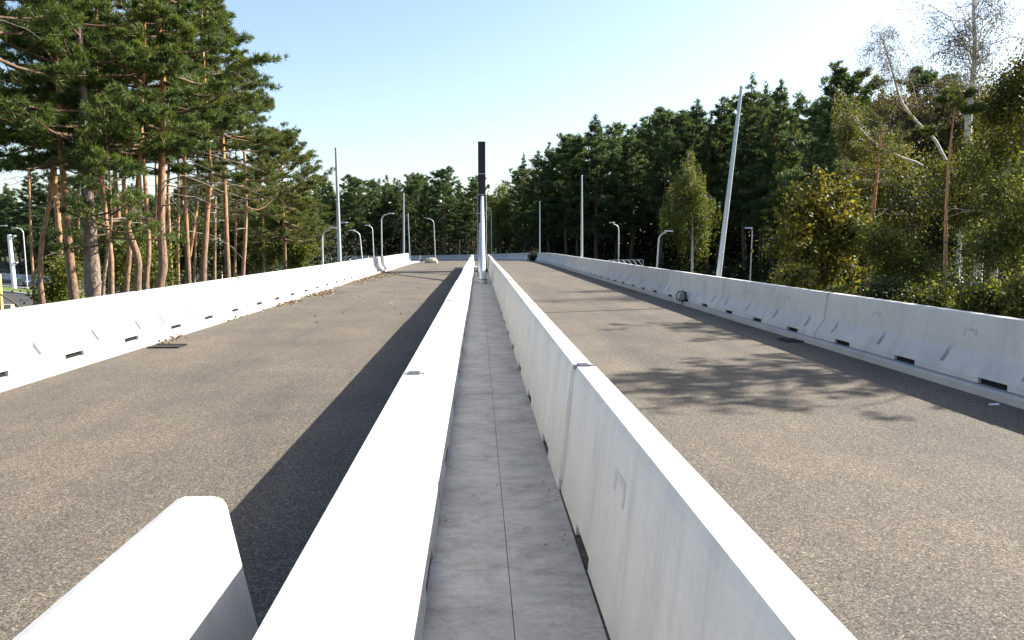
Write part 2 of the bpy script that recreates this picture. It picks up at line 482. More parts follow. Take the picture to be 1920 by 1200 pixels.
# left median row: traffic face to the left; joints at 5.9, 13.3 ...
k = 0; s = 5.85 - LM
while s < 63:
    barrier(me_med, cp_m, s, LM, -.522, .004, -1, 'sunlit barrier in the row left of the concrete median strip, %s from the front' % ordn(k), 'barriers along the left side of the median'); s += LM; k += 1
k = 0; s = 6.22 - LM
while s < 63:
    barrier(me_med, cp_m, s, LM, .888 + (.028 if k == 0 else 0), .004, 1, 'pale barrier in the row right of the concrete median strip, %s from the front' % ordn(k), 'barriers along the right side of the median'); s += LM; k += 1
# outer rows, standing on the kerb
k = 0; s = 15.4 - 2 * LO
while s < 205:
    barrier(me_out, cp_o, s, LO, 7.385 + .14, .125, -1, 'shaded barrier along the right edge of the right roadway, %s from the front' % ordn(k), 'barriers along the right roadside', k < 8); s += LO; k += 1
k = 0; s = 10.0 - LO
while s < 55:
    barrier(me_out, cp_o, s, LO, -7.385 - .12, .125, 1, 'sunlit barrier along the left edge of the left roadway, %s from the front' % ordn(k), 'barriers along the left roadside'); s += LO; k += 1
LEND = s
for q in range(3):
    barrier(me_out, cp_o, LEND + .06 + q * LO, LO, -7.27, .130, 1, ('white barrier standing shifted inwards on the left roadway, its shaded end towards us', 'white barrier second in the short shifted row past the debris', 'white barrier last in the short shifted row, next to the pale rubble block')[q], 'shifted barriers at the far left')

# foreground barrier end, lower left
mb = MB(); pf = [(-.31, 0), (-.31, .06), (-.112, 1.03), (-.104, 1.066), (-.086, 1.09), (-.055, 1.1), (.055, 1.1), (.086, 1.09), (.104, 1.066), (.112, 1.03), (.31, .06), (.31, 0)]
ys = [(-4.2, 1), (3.03, 1), (3.065, .975), (3.08, .93)]
V = [(x * sc, y, z - (.02 if sc < 1 and z > 1 else 0)) for y, sc in ys for x, z in pf]
n = 12; i = np.arange(3)[:, None] * n; j = np.arange(n)[None]; kk = (j + 1) % n
mb.add(V, np.stack([i + j, i + n + j, i + n + kk, i + kk], -1).reshape(-1, 4)[:, ::-1].copy()); mb.add(V[:n], [tuple(range(n))]); mb.add(V[-n:], [tuple(range(n - 1, -1, -1))])
tag(mb.build('concrete_barrier', M['barrier'], None, (-1.165, 0, .004)), 'white tapered barrier end in the lower left foreground, standing beside the left median row', 'barrier')

# --------------------------------------------------------------- sign tower
YT = 55.0
tw = thing('sign_tower', 'tall narrow dark brown tower panel standing on the median, propped by slanting pipes', 'tower', (0.28, YT, 0))
pt, pb = P(903, 266, YT), P(903, 492, YT)
ht = pt[2]; cx = pt[0] - .28
zsm = [P(903, y, YT)[2] for y in (326, 365, 400, 434)]
edges = [.25] + sorted(zsm) + [ht]
for a, b in zip(edges[:-1], edges[1:]):
    m_ = MB(); m_.box((cx - .27, -.12, a + .03), (cx + .27, 2.3, b - .03)); m_.build('panel_section', M['panel'], tw)
for z in sorted(zsm): m_ = MB(); m_.box((cx - .285, -.135, z - .028), (cx + .285, 2.315, z + .028)); m_.build('joint_band', M['seam'], tw)
m_ = MB(); m_.box((cx - .26, -.11, ht - .028), (cx + .26, 2.29, ht + .02)); m_.build('top_cap', M['panel'], tw)
for sg in (-1, 1):
    m_ = MB(); m_.tube([(cx + sg * .305, .0, .1), (cx + sg * .305, 0, zsm[1] if sg > 0 else zsm[1])], .03, 8); m_.build('side_post', M['galv'], tw)
m_ = MB(); m_.box((cx - .38, -.35, .012), (cx + .38, 2.5, .26)); m_.build('base_block', M['steel'], tw)
for k_, (pyb, pyt, rad, yt) in enumerate(((532, 370, .165, -.2), (517, 420, .15, -.2))):
    yb = F * H / (pyb - 455)
    b0 = np.array((P(905 - k_ * 4, pyb, yb)[0] - .28, yb - YT, .02)); t0 = P(903 + 1 - k_ * 3, pyt, YT - .2); t0 = np.array((t0[0] - .28, yt, t0[2]))
    m_ = MB(); m_.tube([b0, b0 + np.array((0, .02, .35)), t0], [rad, rad, rad * .72], 16); m_.build('slanting_pipe', M['galv'], tw)
    m_ = MB(); m_.tube([b0, b0 + np.array((0, 0, .20))], [rad * 1.42, rad * 1.42], 20); q = m_.build('pipe_collar', M['galv'], tw)
    m_ = MB(); m_.tube([b0 + np.array((0, 0, .201)), b0 + np.array((0, 0, .235))], [rad * 1.52, rad * 1.52], 20); m_.build('collar_rim', M['steel'], q)
for yb2, zt in ((10.5, zsm[1]), (7, zsm[0])):
    m_ = MB(); m_.tube([(cx, yb2, .02), (cx, 2.3, zt)], [.12, .09], 10); m_.build('slanting_pipe', M['galv'], tw)

# ---------------------------------------------------------------- light masts
def mast(label, px, py_b, px_t, py_t, y, r=.085, zb=-.6):
    b = P(px, py_b, y); t = P(px_t, py_t, y)
    d = (t - b) / (t[2] - b[2]); g = b + d * (zb - b[2])
    o = thing('mast', label, 'mast', tuple(g), 0, 'bare light masts beside the roadways')
    pts = [np.zeros(3), (t - g) * .5, t - g]
    MB().tube(pts, [r, r * .82, r * .55], 14).build('pole', M['galv'], o)
    MB().tube([t - g, t - g + d * .06], [r * .72, r * .6], 12).build('end_cap', M['seam'], o)
    MB().tube([np.zeros(3), d * .25], [r * 1.9, r * 1.9], 14).build('foot_flange', M['galv'], o)
    return o


mast('tall bare grey mast behind the left barrier, nearest on the left side', 637, 490, 630, 279, 43, .125)
mast('bare grey mast behind the shifted white barriers on the left', 757, 480, 757, 363, 79, .11)
mast('thin short bare mast just right of the mast behind the shifted barriers', 768, 478, 765, 400, 112, .11, -3)
mast('tall bare leaning mast behind the right barrier, nearest on the right side', 1347, 522, 1390, 165, 24.6, .095)
mast('upright bare grey mast behind the right barrier, near the lattice frame', 1091, 480, 1091, 330, 57, .10)
mast('thin distant mast behind the right barrier where it bends left, by the weeds', 1012, 470, 1012, 378, 96, .085, -1)
mast('very thin pale post in the left distance beside the crossing barrier', 862, 478, 862, 330 + 120, 128, .05, -3)


# ---------------------------------------------------------------- street lamps
def lamp(label, px, py_b, px_t, py_t, y, arm_px, rise=0, r=.075):
    b = P(px, py_b, y); t = P(px_t, py_t, y); arm = arm_px / F * y
    d = (t - b) / (t[2] - b[2]); g = b + d * (GZ - b[2]); sg = 1 if arm > 0 else -1
    o = thing('street_lamp', label, 'street lamp', tuple(g), 0, 'curved arm street lamps')
    T = t - g; rc = min(abs(arm) * .55, .9)
    pts = [np.zeros(3), T * .5, T - d * rc]
    for k in range(1, 6):
        a = k / 5 * math.pi / 2; pts.append(T - d * rc + np.array((sg * rc * (1 - math.cos(a)), 0, rc * math.sin(a))))
    e = pts[-1] + np.array((arm - sg * rc - sg * .45, 0, rise)); pts.append(e)
    MB().tube(pts, [r, r * .9, r * .75] + [r * .68] * 5 + [r * .55], 10).build('pole', M['lamp'], o)
    m_ = MB(); q = e
    v = []
    for xx, w, zt, zb in ((-.08, .05, .04, -.03), (.08, .12, .07, -.05), (.45, .13, .06, -.05), (.62, .06, .03, -.03)):
        v += [(q[0] + sg * xx, q[1] - w, q[2] + zb + rise * .1), (q[0] + sg * xx, q[1] + w, q[2] + zb), (q[0] + sg * xx, q[1] + w * .7, q[2] + zt), (q[0] + sg * xx, q[1] - w * .7, q[2] + zt)]
    i_ = np.arange(3)[:, None] * 4; j_ = np.arange(4)[None]; k_ = (j_ + 1) % 4
    m_.add(v, np.stack([i_ + j_, i_ + 4 + j_, i_ + 4 + k_, i_ + k_], -1).reshape(-1, 4)); m_.add(v[:4], [(0, 1, 2, 3)]); m_.add(v[-4:], [(3, 2, 1, 0)])
    m_.build('lamp_head', M['lamp'], o)
    return o


lamp('pale street lamp with its arm bent right, left of the tall left mast', 605, 492, 604, 431, 45, 27, .12, .07)
lamp('street lamp mostly hidden behind the tall left mast, only its head showing', 636, 485, 635, 418, 78, 14, .05)
lamp('street lamp bent left, first to the right of the tall left mast', 679, 484, 674, 434, 76, -18, .12)
lamp('street lamp bent left, between the other left-bent lamp and the lamp bent right', 701, 484, 698, 424, 92, -12, .1)
lamp('tall street lamp bent right above the shaded barrier end', 716, 482, 715, 402, 82, 21, .1, .08)
lamp('distant street lamp bent left, above the far crossing barrier', 816, 478, 813, 411, 132, -14, .15, .09)
lamp('distant street lamp bent left, just right of the dark tower', 922, 475, 921, 390, 142, -13, .05, .09)
lamp('street lamp bent left behind the lattice frame on the right', 1160, 487, 1160, 421, 88, -16, .22, .085)
lamp('bright street lamp bent right in front of the dark right forest', 1232, 500, 1236, 437, 60, 23, .16, .085)
lamp('dim street lamp bent left in the dark forest beside the leaning mast', 1407, 515, 1411, 428, 62, -11, .02, .06)
lamp('street lamp bent left over the lower road at the far left', 50, 518, 43, 428, 98, -17, .05, .075)
lamp('street lamp arm at the very left edge of the picture', -22, 520, -24, 424, 98, 33, .05, .075)
lamp('street lamp bent left seen between the pine trunks', 414, 482, 411, 431, 98, -19, .1, .08)
# ------------------------------------------------------- lattice frame (right)
YF = 74.0; a, b = P(1141, 488, YF), P(1206, 486.5, YF)
o = thing('lattice_frame', 'low grey metal lattice railing beyond the right barrier', 'railing', (a[0], YF, GZ))
w = b[0] - a[0]; zt = a[2] - GZ; zb = zt - .62
m_ = MB()
m_.tube([(0, 0, zt), (w, 0, zt + .04)], .03, 6).tube([(0, 0, zb), (w, 0, zb)], .03, 6)
m_.build('rail', M['galv'], o)
m_ = MB(); nn = 7
for k in range(nn):
    x0, x1 = w * k / nn, w * (k + 1) / nn
    m_.tube([(x0, 0, zb), (x1, 0, zt)], .016, 5).tube([(x0, .03, zt), (x1, .03, zb)], .016, 5)
m_.build('lattice', M['galv'], o)
for k in (0, 3, nn): MB().tube([(w * k / nn, -.03, 0), (w * k / nn, -.03, zt)], .03, 6).build('post', M['galv'], o)

# ---------------------------------------------------------------- small things
# canister with hose coil on the right barrier foot
p = np.array((7.02, 25.3, .125))
o = thing('hose_reel', 'grey canister wound with a black hose on the kerb against the right barrier', 'hose', tuple(p))
m_ = MB(); m_.tube([(.03, 0, 0), (.03, 0, .05), (.04, 0, .24), (.05, 0, .30), (.05, 0, .32)], [.12, .125, .12, .09, .04], 16); m_.build('canister', M['grey'], o)
m_ = MB(); th = np.linspace(0, 2 * math.pi * 2.2, 60)
m_.tube(np.stack([-.04 + .17 * np.cos(th), -.14 - .004 * th, .20 + .17 * np.sin(th)], -1), .017, 7)
m_.tube([(.13, -.17, .2), (.07, -.19, .03), (-.02, -.22, .02), (-.04, -.25, -.1)], .016, 7); m_.build('hose', M['black'], o)
m_ = MB(); m_.tube([(.05, 0, .30), (.14, -.02, .33), (.2, -.03, .30)], .018, 7); m_.build('nozzle', M['grey'], o)


def grate(label, px, py, L=.62, W=.48, rz=0):
    y = F * H / (py - 455); q = P(px, py, y)
    o = thing('drain_grate', label, 'drain', (q[0], q[1], 0), rz, 'drain grates by the kerbs')
    m_ = MB(); m_.box((-L / 2, -W / 2, .004), (L / 2, W / 2, .010)); m_.build('pit', M['hole'], o)  # thin black sheet painted as the shade below the bars
    m_ = MB()
    for k in range(9):
        x = -L / 2 + .03 + k * (L - .06) / 8; m_.box((x - .014, -W / 2 + .04, .012), (x + .014, W / 2 - .04, .022))
    m_.build('bars', M['grate'], o)
    m_ = MB(); m_.box((-L / 2, -W / 2, .0105), (L / 2, -W / 2 + .04, .03)); m_.box((-L / 2, W / 2 - .04, .0105), (L / 2, W / 2, .03)); m_.build('frame', M['grate'], o)


grate('dark open drain grate by the left kerb, nearest of the two on the left', 314, 647)
grate('distant dark drain grate among the leaf litter by the left kerb', 482, 538, .6, .6)
grate('dark drain grate lying in the shade beside the right kerb', 1490, 643)
# rubble block at the end of the shifted row
rng = np.random.default_rng(4)
o = P(805, 489, 77); m_ = MB(); V = []
for z, sx in ((0, 1), (.25, 1.06), (.5, .8), (.6, .4)):
    for a in np.arange(10) * .628: V.append((.7 * sx * math.cos(a) * rng.uniform(.85, 1.1), .45 * sx * math.sin(a) * rng.uniform(.85, 1.1), z * rng.uniform(.9, 1.1)))
i_ = np.arange(3)[:, None] * 10; j_ = np.arange(10)[None]; k_ = (j_ + 1) % 10
m_.add(V, np.stack([i_ + j_, i_ + k_, i_ + 10 + k_, i_ + 10 + j_], -1).reshape(-1, 4)); m_.add(V[30:], [tuple(range(10))])
tag(m_.build('rubble_block', M['stone'], None, (o[0], 80, zr(80) - .02)), 'pale rounded rubble block at the end of the shifted barriers', 'rubble')
# leaf litter along the left kerb
m_ = MB(); pts = []
for c0, c1, w, nn in ((25.0, 27.5, .25, 120), (29.5, 33.5, .4, 300), (38.5, 45, .5, 500), (45, 53, .7, 600), (20, 55, .12, 300), (16.0, 17.2, .12, 40)):
    yv = rng.uniform(c0, c1, nn); e = np.abs(rng.normal(0, w, nn)); pts.append(np.stack([-6.88 + e, yv, .012 + np.abs(rng.normal(0, .03, nn)) * np.exp(-e * 2)], -1))
pts.append(np.stack([rng.uniform(-6.6, -2.2, 90), rng.uniform(16, 52, 90), np.full(90, .012)], -1))
m_.leaves(np.concatenate(pts), .075, rng); tag(m_.build('leaf_litter', M['litter']), 'brown dry leaves and twigs swept along the left kerb', 'litter', None, 'stuff')
rngm = np.random.default_rng(12); nn = 150; e = np.abs(rngm.normal(0, .05, nn)); q = np.stack([np.where(rngm.random(nn) < .5, -.30 + e, .655 - e), rngm.uniform(1.8, 34, nn), np.full(nn, .012)], -1)
q = np.concatenate([q, np.stack([rngm.uniform(-.25, .6, 22), rngm.uniform(2, 26, 22), np.full(22, .012)], -1)])
m_ = MB(); m_.leaves(q, .022, rngm); tag(m_.build('floor_debris', M['litter']), 'crumbs and dry leaf bits lying along the walkway edges', 'litter', None, 'stuff')
# scrap of paper on the right roadway
q = P(1862, 773, F * H / 318); m_ = MB(); m_.add([(-.07, -.03, .006), (.06, -.04, .012), (.08, .03, .02), (-.05, .04, .008)], [(0, 1, 2, 3)])
tag(m_.build('paper_scrap', M['white'], None, (q[0], q[1], 0)), 'small white scrap lying in the shade on the right roadway', 'litter')

# --------------------------------------------- lower roads at the far left
U_, W_ = np.array((.75, -.66, 0)), np.array((.66, .75, 0)); O_ = np.array((-62.7, 97, 0))


def lstrip(name, o0, o1, z, m, t0=-70, t1=52, kind='structure', zz=None):
    c = [O_ + W_ * a + U_ * t + np.array((0, 0, z)) for t in np.linspace(t0, t1, 8) for a in (o0, o1)]
    i_ = np.arange(7)[:, None] * 2
    return tag(MB().add(c, np.concatenate([i_, i_ + 2, i_ + 3, i_ + 1], 1)).build(name, m), kind=kind)


lstrip('verge', -26, 26, GZ + .38, M['grass'], -80, 40)
lstrip('road', -8.3, 0, GZ + .384, M['dark_asphalt'], -80, 40)
lstrip('road', 4.2, 10.6, GZ + .384, M['dark_asphalt'], -80, 40)
for o0 in (-8.6, .02, 3.9):
    c = MB()
    for t in (0,):
        A, B = O_ + W_ * o0 - U_ * 80, O_ + W_ * o0 + U_ * 40; w_ = W_ * .25
        v = [A, B, B + w_, A + w_]; c.add([x + np.array((0, 0, GZ + .39)) for x in v] + [x + np.array((0, 0, GZ + .52)) for x in v], [(4, 5, 6, 7), (0, 1, 5, 4), (2, 3, 7, 6)])
    tag(c.build('kerb', M['kerb']), kind='structure')
# barriers of the lower road
k = 0
for t in np.arange(-62, 16, LO):
    q = O_ + W_ * 11.4 + U_ * t
    o = thing('concrete_barrier', 'shaded grey barrier of the lower road at the far left, ' + ('leftmost' if k == 0 else ORD[k] + ' from the left'), 'barrier', (q[0], q[1], GZ + .385), math.atan2(-U_[0], U_[1]), 'barriers of the lower road')
    link('barrier_body', me_out, o); k += 1
# dry yellow soil patch and kerb stones left
lstrip('dirt', -26, -9.2, GZ + .386, M['dry'], -60, 20)
o = P(12, 573, 66); m_ = MB(); m_.box((-.55, -.3, 0), (.55, .3, .62)); 
tag(m_.build('concrete_block', M['stone'], None, (o[0], 66, GZ + .39)), 'pale concrete block lying by the lower road at the left edge', 'block')
m_ = MB(); m_.box((-2.6, -.15, 0), (2.6, .15, .28)); q = m_.build('timber_beam', M['stone'], None, (P(88, 581, 63)[0], 63, GZ + .39)); q.rotation_euler[2] = -.35
tag(q, 'pale beam lying on the soil beside the lower road', 'beam')
# tree trunk at the left edge, sunlight painted into its yellow
m_ = MB(); q = P(1, 560, 60); m_.tube([(0, 0, 0), (0, 0, 3.6)], .16, 10); tag(m_.build('edge_trunk', flat('sunlit_bark', (.55, .47, .18), .7), None, (q[0], 60, GZ + .3)), 'pale yellow sunlit tree trunk cut by the left edge of the picture', 'post')
a, b = P(-6, 540, 58), P(46, 588, 58); m_ = MB(); rng0 = np.random.default_rng(8); ss = np.linspace(0, 1, 7)[:, None]
m_.tube((b - a) * ss + np.concatenate([np.zeros((1, 3)), rng0.normal(0, .07, (6, 3))]), np.linspace(.05, .09, 7), 7)
tag(m_.build('fallen_branch', M['bark_twig'], None, tuple(a)), 'dark bare branch leaning down across the lower road at the left edge', 'branch')
# white gantry leg with brackets
YB = 92; b, t = P(27, 536, YB), P(17, 440, YB); d = (t - b); o = thing('sign_post', 'thick white leaning post with two short brackets by the lower road', 'post', tuple(b))
MB().tube([np.array((0, 0, -.3)), d], [.26, .21], 12).build('pole', M['white'], o)
for f_, ln in ((.97, .75), (.45, .65)):
    c = d * f_; m_ = MB(); m_.box((c[0], -.12, c[2]), (c[0] + ln, .12, c[2] + .12)); m_.tube([(c[0] + .1, 0, c[2] - .5), (c[0] + ln * .9, 0, c[2])], .05, 6); m_.build('bracket', M['white'], o)
# car on the lower road
q = P(50, 529, 106); ang = math.atan2(U_[1], U_[0])
car = thing('parked_car', 'dark blue car on the lower road in front of the grey barriers', 'car', (q[0], q[1], GZ + .39), ang)
prof = [(-2.1, .3), (-2.15, .62), (-1.95, .86), (-1.25, .93), (-.75, 1.36), (.55, 1.42), (1.35, .98), (2.05, .86), (2.15, .55), (2.1, .3)]
m_ = MB(); V = []
for yv, sc in ((-.85, .0), (-.80, .02), (.80, .02), (.85, 0)):
    V += [(x, yv * (1 - .18 * max(0, z - .9) / .5), z) for x, z in prof]
n = len(prof); i_ = np.arange(3)[:, None] * n; j_ = np.arange(n)[None]; k_ = (j_ + 1) % n
m_.add(V, np.stack([i_ + j_, i_ + k_, i_ + n + k_, i_ + n + j_], -1).reshape(-1, 4)); m_.add(V[:n], [tuple(range(n - 1, -1, -1))]); m_.add(V[-n:], [tuple(range(n))])
m_.build('body', flat('blue_car_paint', (.03, .05, .11), .25, .2), car)
gl = flat('dark_glass', (.02, .025, .03), .08)
m_ = MB()
for sg in (-1, 1): m_.add([(-1.1, sg * .86, .95), (1.15, sg * .86, .99), (.5, sg * .74, 1.35), (-.7, sg * .74, 1.31)], [(0, 1, 2, 3)])
m_.build('side_window', gl, car)
MB().add([(1.38, -.7, .99), (1.38, .7, .99), (.60, .62, 1.40), (.60, -.62, 1.40)], [(0, 1, 2, 3)]).build('windscreen', gl, car)
for xx in (-1.35, 1.35):
    for sg in (-1, 1):
        MB().tube([(xx, sg * .72, .32), (xx, sg * .88, .32)], .32, 16).build('wheel', M['black'], car)
for sg in (-1, 1): m_ = MB(); m_.box((2.08, sg * .62 - .16, .62), (2.17, sg * .62 + .16, .76)); m_.build('headlight', M['white'], car)

exec_trees = True
# ------------------------------------------------------------------- trees
def nrm(v): return v / (np.linalg.norm(v, axis=-1, keepdims=True) + 1e-9)


def interp_path(pts, t):
    pts = np.asarray(pts); z = np.linspace(0, 1, len(pts)); return np.array([np.interp(t, z, pts[:, k]) for k in range(3)])


def pine_crown(tr, cr, path3, c0, Rr, nbr, rng, r, w, k, sub=5, dens=6, tubes=True, shape=None, side=None, bark=2, flatten=1.0, top=1.0, lr=(.6, 1.15), sig=.14):
    """boughs from fraction c0 of the trunk path up to its tip; tufts of needles on the twigs"""
    shape = shape or (lambda u: .25 + .95 * (1 - u) ** .75)
    hgt = path3[-1][2] - path3[0][2]
    T, D = [], []
    az = rng.uniform(0, 6.28)
    for i in range(nbr):
        u = (i + rng.uniform(0, .8)) / nbr
        t = c0 + (top - c0) * u
        p0 = interp_path(path3, t); az += 2.4 + rng.normal(0, .3)
        L = Rr * shape(u) * rng.uniform(*lr)
        if side is not None: L *= 1 + side[1] * math.cos(az - side[0])
        el = -.03 + .85 * u ** 1.5 + rng.normal(0, .13)
        out = np.array((math.cos(az), math.sin(az), 0)); dirv = out * math.cos(el) + np.array((0, 0, math.sin(el)))
        side_v = np.array((-out[1], out[0], 0))
        m = 6; ss = np.linspace(0, 1, m)
        curve = rng.uniform(.02, .22) * L; sway = rng.normal(0, .10) * L; droop = rng.uniform(0, .12) * L
        pts = p0 + dirv * (ss * L)[:, None] + np.array((0, 0, 1.)) * (curve * ss ** 2.5 - droop * np.sin(ss * 3.0))[:, None] + side_v * (sway * np.sin(ss * 2.5))[:, None]
        if tubes: tr.tube(pts, np.linspace(.016 + .014 * L, .008, m), 5, bark, False)
        for q in range(sub if tubes else max(1, int(sub * min(1, L / 1.3) + .4))):
            tt = rng.uniform(.30, 1.0); base = interp_path(pts, tt)
            sg = 1 if (q % 2) else -1
            sd = nrm(dirv * rng.uniform(.35, 1.0) + side_v * sg * rng.uniform(.3, 1.0) + np.array((0, 0, rng.uniform(-.05, .40))))
            sl = L * rng.uniform(.18, .42) * (1.15 - .5 * tt) + (.15 if tubes else .04)
            end = base + sd * sl
            if tubes and sl > .35: tr.tube([base, base + sd * sl * .5 + np.array((0, 0, .02)), end], [.010, .008, .005], 3, bark, False)
            nt_ = max(1, int(dens * (.5 + sl) * (1 if tubes else min(1, .25 + L / 1.2))))
            f = 1.08 - .75 * rng.uniform(0, 1, (nt_, 1)) ** 1.6
            c = base + (end - base) * f + rng.normal(size=(nt_, 3)) * np.array((sig, sig, sig * .5 * flatten)) * (.55 + .5 * sl) * (1 if tubes else min(1, .3 + L / 1.5))
            T.append(c); D.append(np.broadcast_to(nrm(sd + np.array((0, 0, .5))), (nt_, 3)))
    # tip
    tp = np.asarray(path3[-1]); nt_ = 4 + dens // (1 if tubes else 2)
    T.append(tp + rng.normal(size=(nt_, 3)) * np.array((.06, .06, .3)) - np.array((0, 0, .2))); D.append(np.tile(np.array((0, 0, 1.)), (nt_, 1)))
    cr.needles(np.concatenate(T), np.concatenate(D), r, w, k, rng)
    return hgt


def bare_branches(tr, path3, t0, t1, n, L, rng, matn=1, prefer=None):
    for i in range(n):
        t = rng.uniform(t0, t1); p = interp_path(path3, t); az = rng.uniform(0, 6.28) if prefer is None or rng.random() < .4 else prefer + rng.normal(0, .6)
        l = L * rng.uniform(.3, 1.1); out = np.array((math.cos(az), math.sin(az), rng.uniform(-.08, .28))); sd = np.array((-out[1], out[0], 0))
        ss = np.linspace(0, 1, 6)
        pts = p + out * (ss * l)[:, None] + np.array((0, 0, 1.)) * (l * rng.uniform(-.5, .0) * ss ** 2)[:, None] + sd * (rng.normal(0, .22) * l * ss ** 2)[:, None] + np.vstack([np.zeros(3), rng.normal(0, .025 * l, (5, 3))])
        tr.tube(pts, np.linspace(.009 + .006 * l, .004, 6), 4, matn, False)
        for q in range(rng.integers(1, 5)):
            tt = rng.uniform(.35, .95); b = interp_path(pts, tt); d = nrm(out + sd * rng.normal(0, .8) + np.array((0, 0, rng.normal(0, .35))))
            e = b + d * l * rng.uniform(.12, .35); tr.tube([b, (b + e) / 2 + rng.normal(0, .03, 3), e], [.008, .006, .004], 3, matn, False)


def smooth_path(pts, n=24):
    """Catmull-Rom through the pixel traced trunk points"""
    P_ = np.asarray(pts, float); P_ = np.vstack([2 * P_[0] - P_[1], P_, 2 * P_[-1] - P_[-2]]); out = []
    segs = len(P_) - 3
    for t in np.linspace(0, segs - 1e-6, n):
        i = int(t); f = t - i; a, b, c, d = P_[i:i + 4]
        out.append(.5 * (2 * b + (c - a) * f + (2 * a - 5 * b + 4 * c - d) * f * f + (-a + 3 * b - 3 * c + d) * f ** 3))
    return np.array(out)


def near_pine(label, y, px_pts, top_z, r0, c0, Rr, nbr, seed, bark='bark_pine', needle='needle_near', side=None, dead=8, dens=17, k=13, r=.15, w=.024, top_dx=0, group='pines left of the road', dl=1.8, prefer=None, sub=5, name='pine_tree', shape=None):
    """trunk traced through photo points at distance y, from the ground to top_z"""
    rng = np.random.default_rng(seed); nbr = int(nbr * 1.2); Rr *= 1.06; c0 += .045 if y < 40 and seed < 120 and seed != 117 else 0; sub += 1; dead = int(dead * (1.2 if seed < 109 else .7))
    pts = [P(a, b, y) for a, b in px_pts]
    pts = [np.array(q) for q in pts]
    foot = pts[0].copy(); g = gz(foot[0], y) - .15
    lean = (pts[0] - pts[1]); foot = pts[0] + lean / (abs(lean[2]) + 1e-6) * (pts[0][2] - g) * .35; foot[2] = g
    last = pts[-1]; tip = last + np.array((top_dx, rng.normal(0, .2), top_z - last[2]))
    chain = [foot] + pts + ([last + (tip - last) * .5 + np.array((rng.normal(0, .1), 0, 0))] if top_z - last[2] > 3 else []) + [tip]
    o = thing(name, label, 'tree', tuple(foot), 0, group)
    sp = smooth_path([c - foot for c in chain], 34)
    sp[1:-1, 1] += np.sin(np.linspace(0, 5, 32) + seed) * .12
    hh = np.linspace(0, 1, 34); rad = r0 * (1 - hh) ** .75 * (1 + .35 * np.exp(-hh * 30)) + .012
    tr, cr = MB(), MB()
    tr.tube(sp, rad, 12, 0, True, .035, rng)
    pine_crown(tr, cr, sp, c0, Rr, nbr, rng, r, w, k, sub, int(dens * 1.15), True, shape, side, sig=.095)
    if dead: bare_branches(tr, sp, max(.3, c0 - .32), c0 + .1, dead, dl, rng, 1, prefer)
    tr.build('trunk', [M[bark], M['dead'], M['bough']], o)
    cr.build('crown', M[needle], o)
    return o


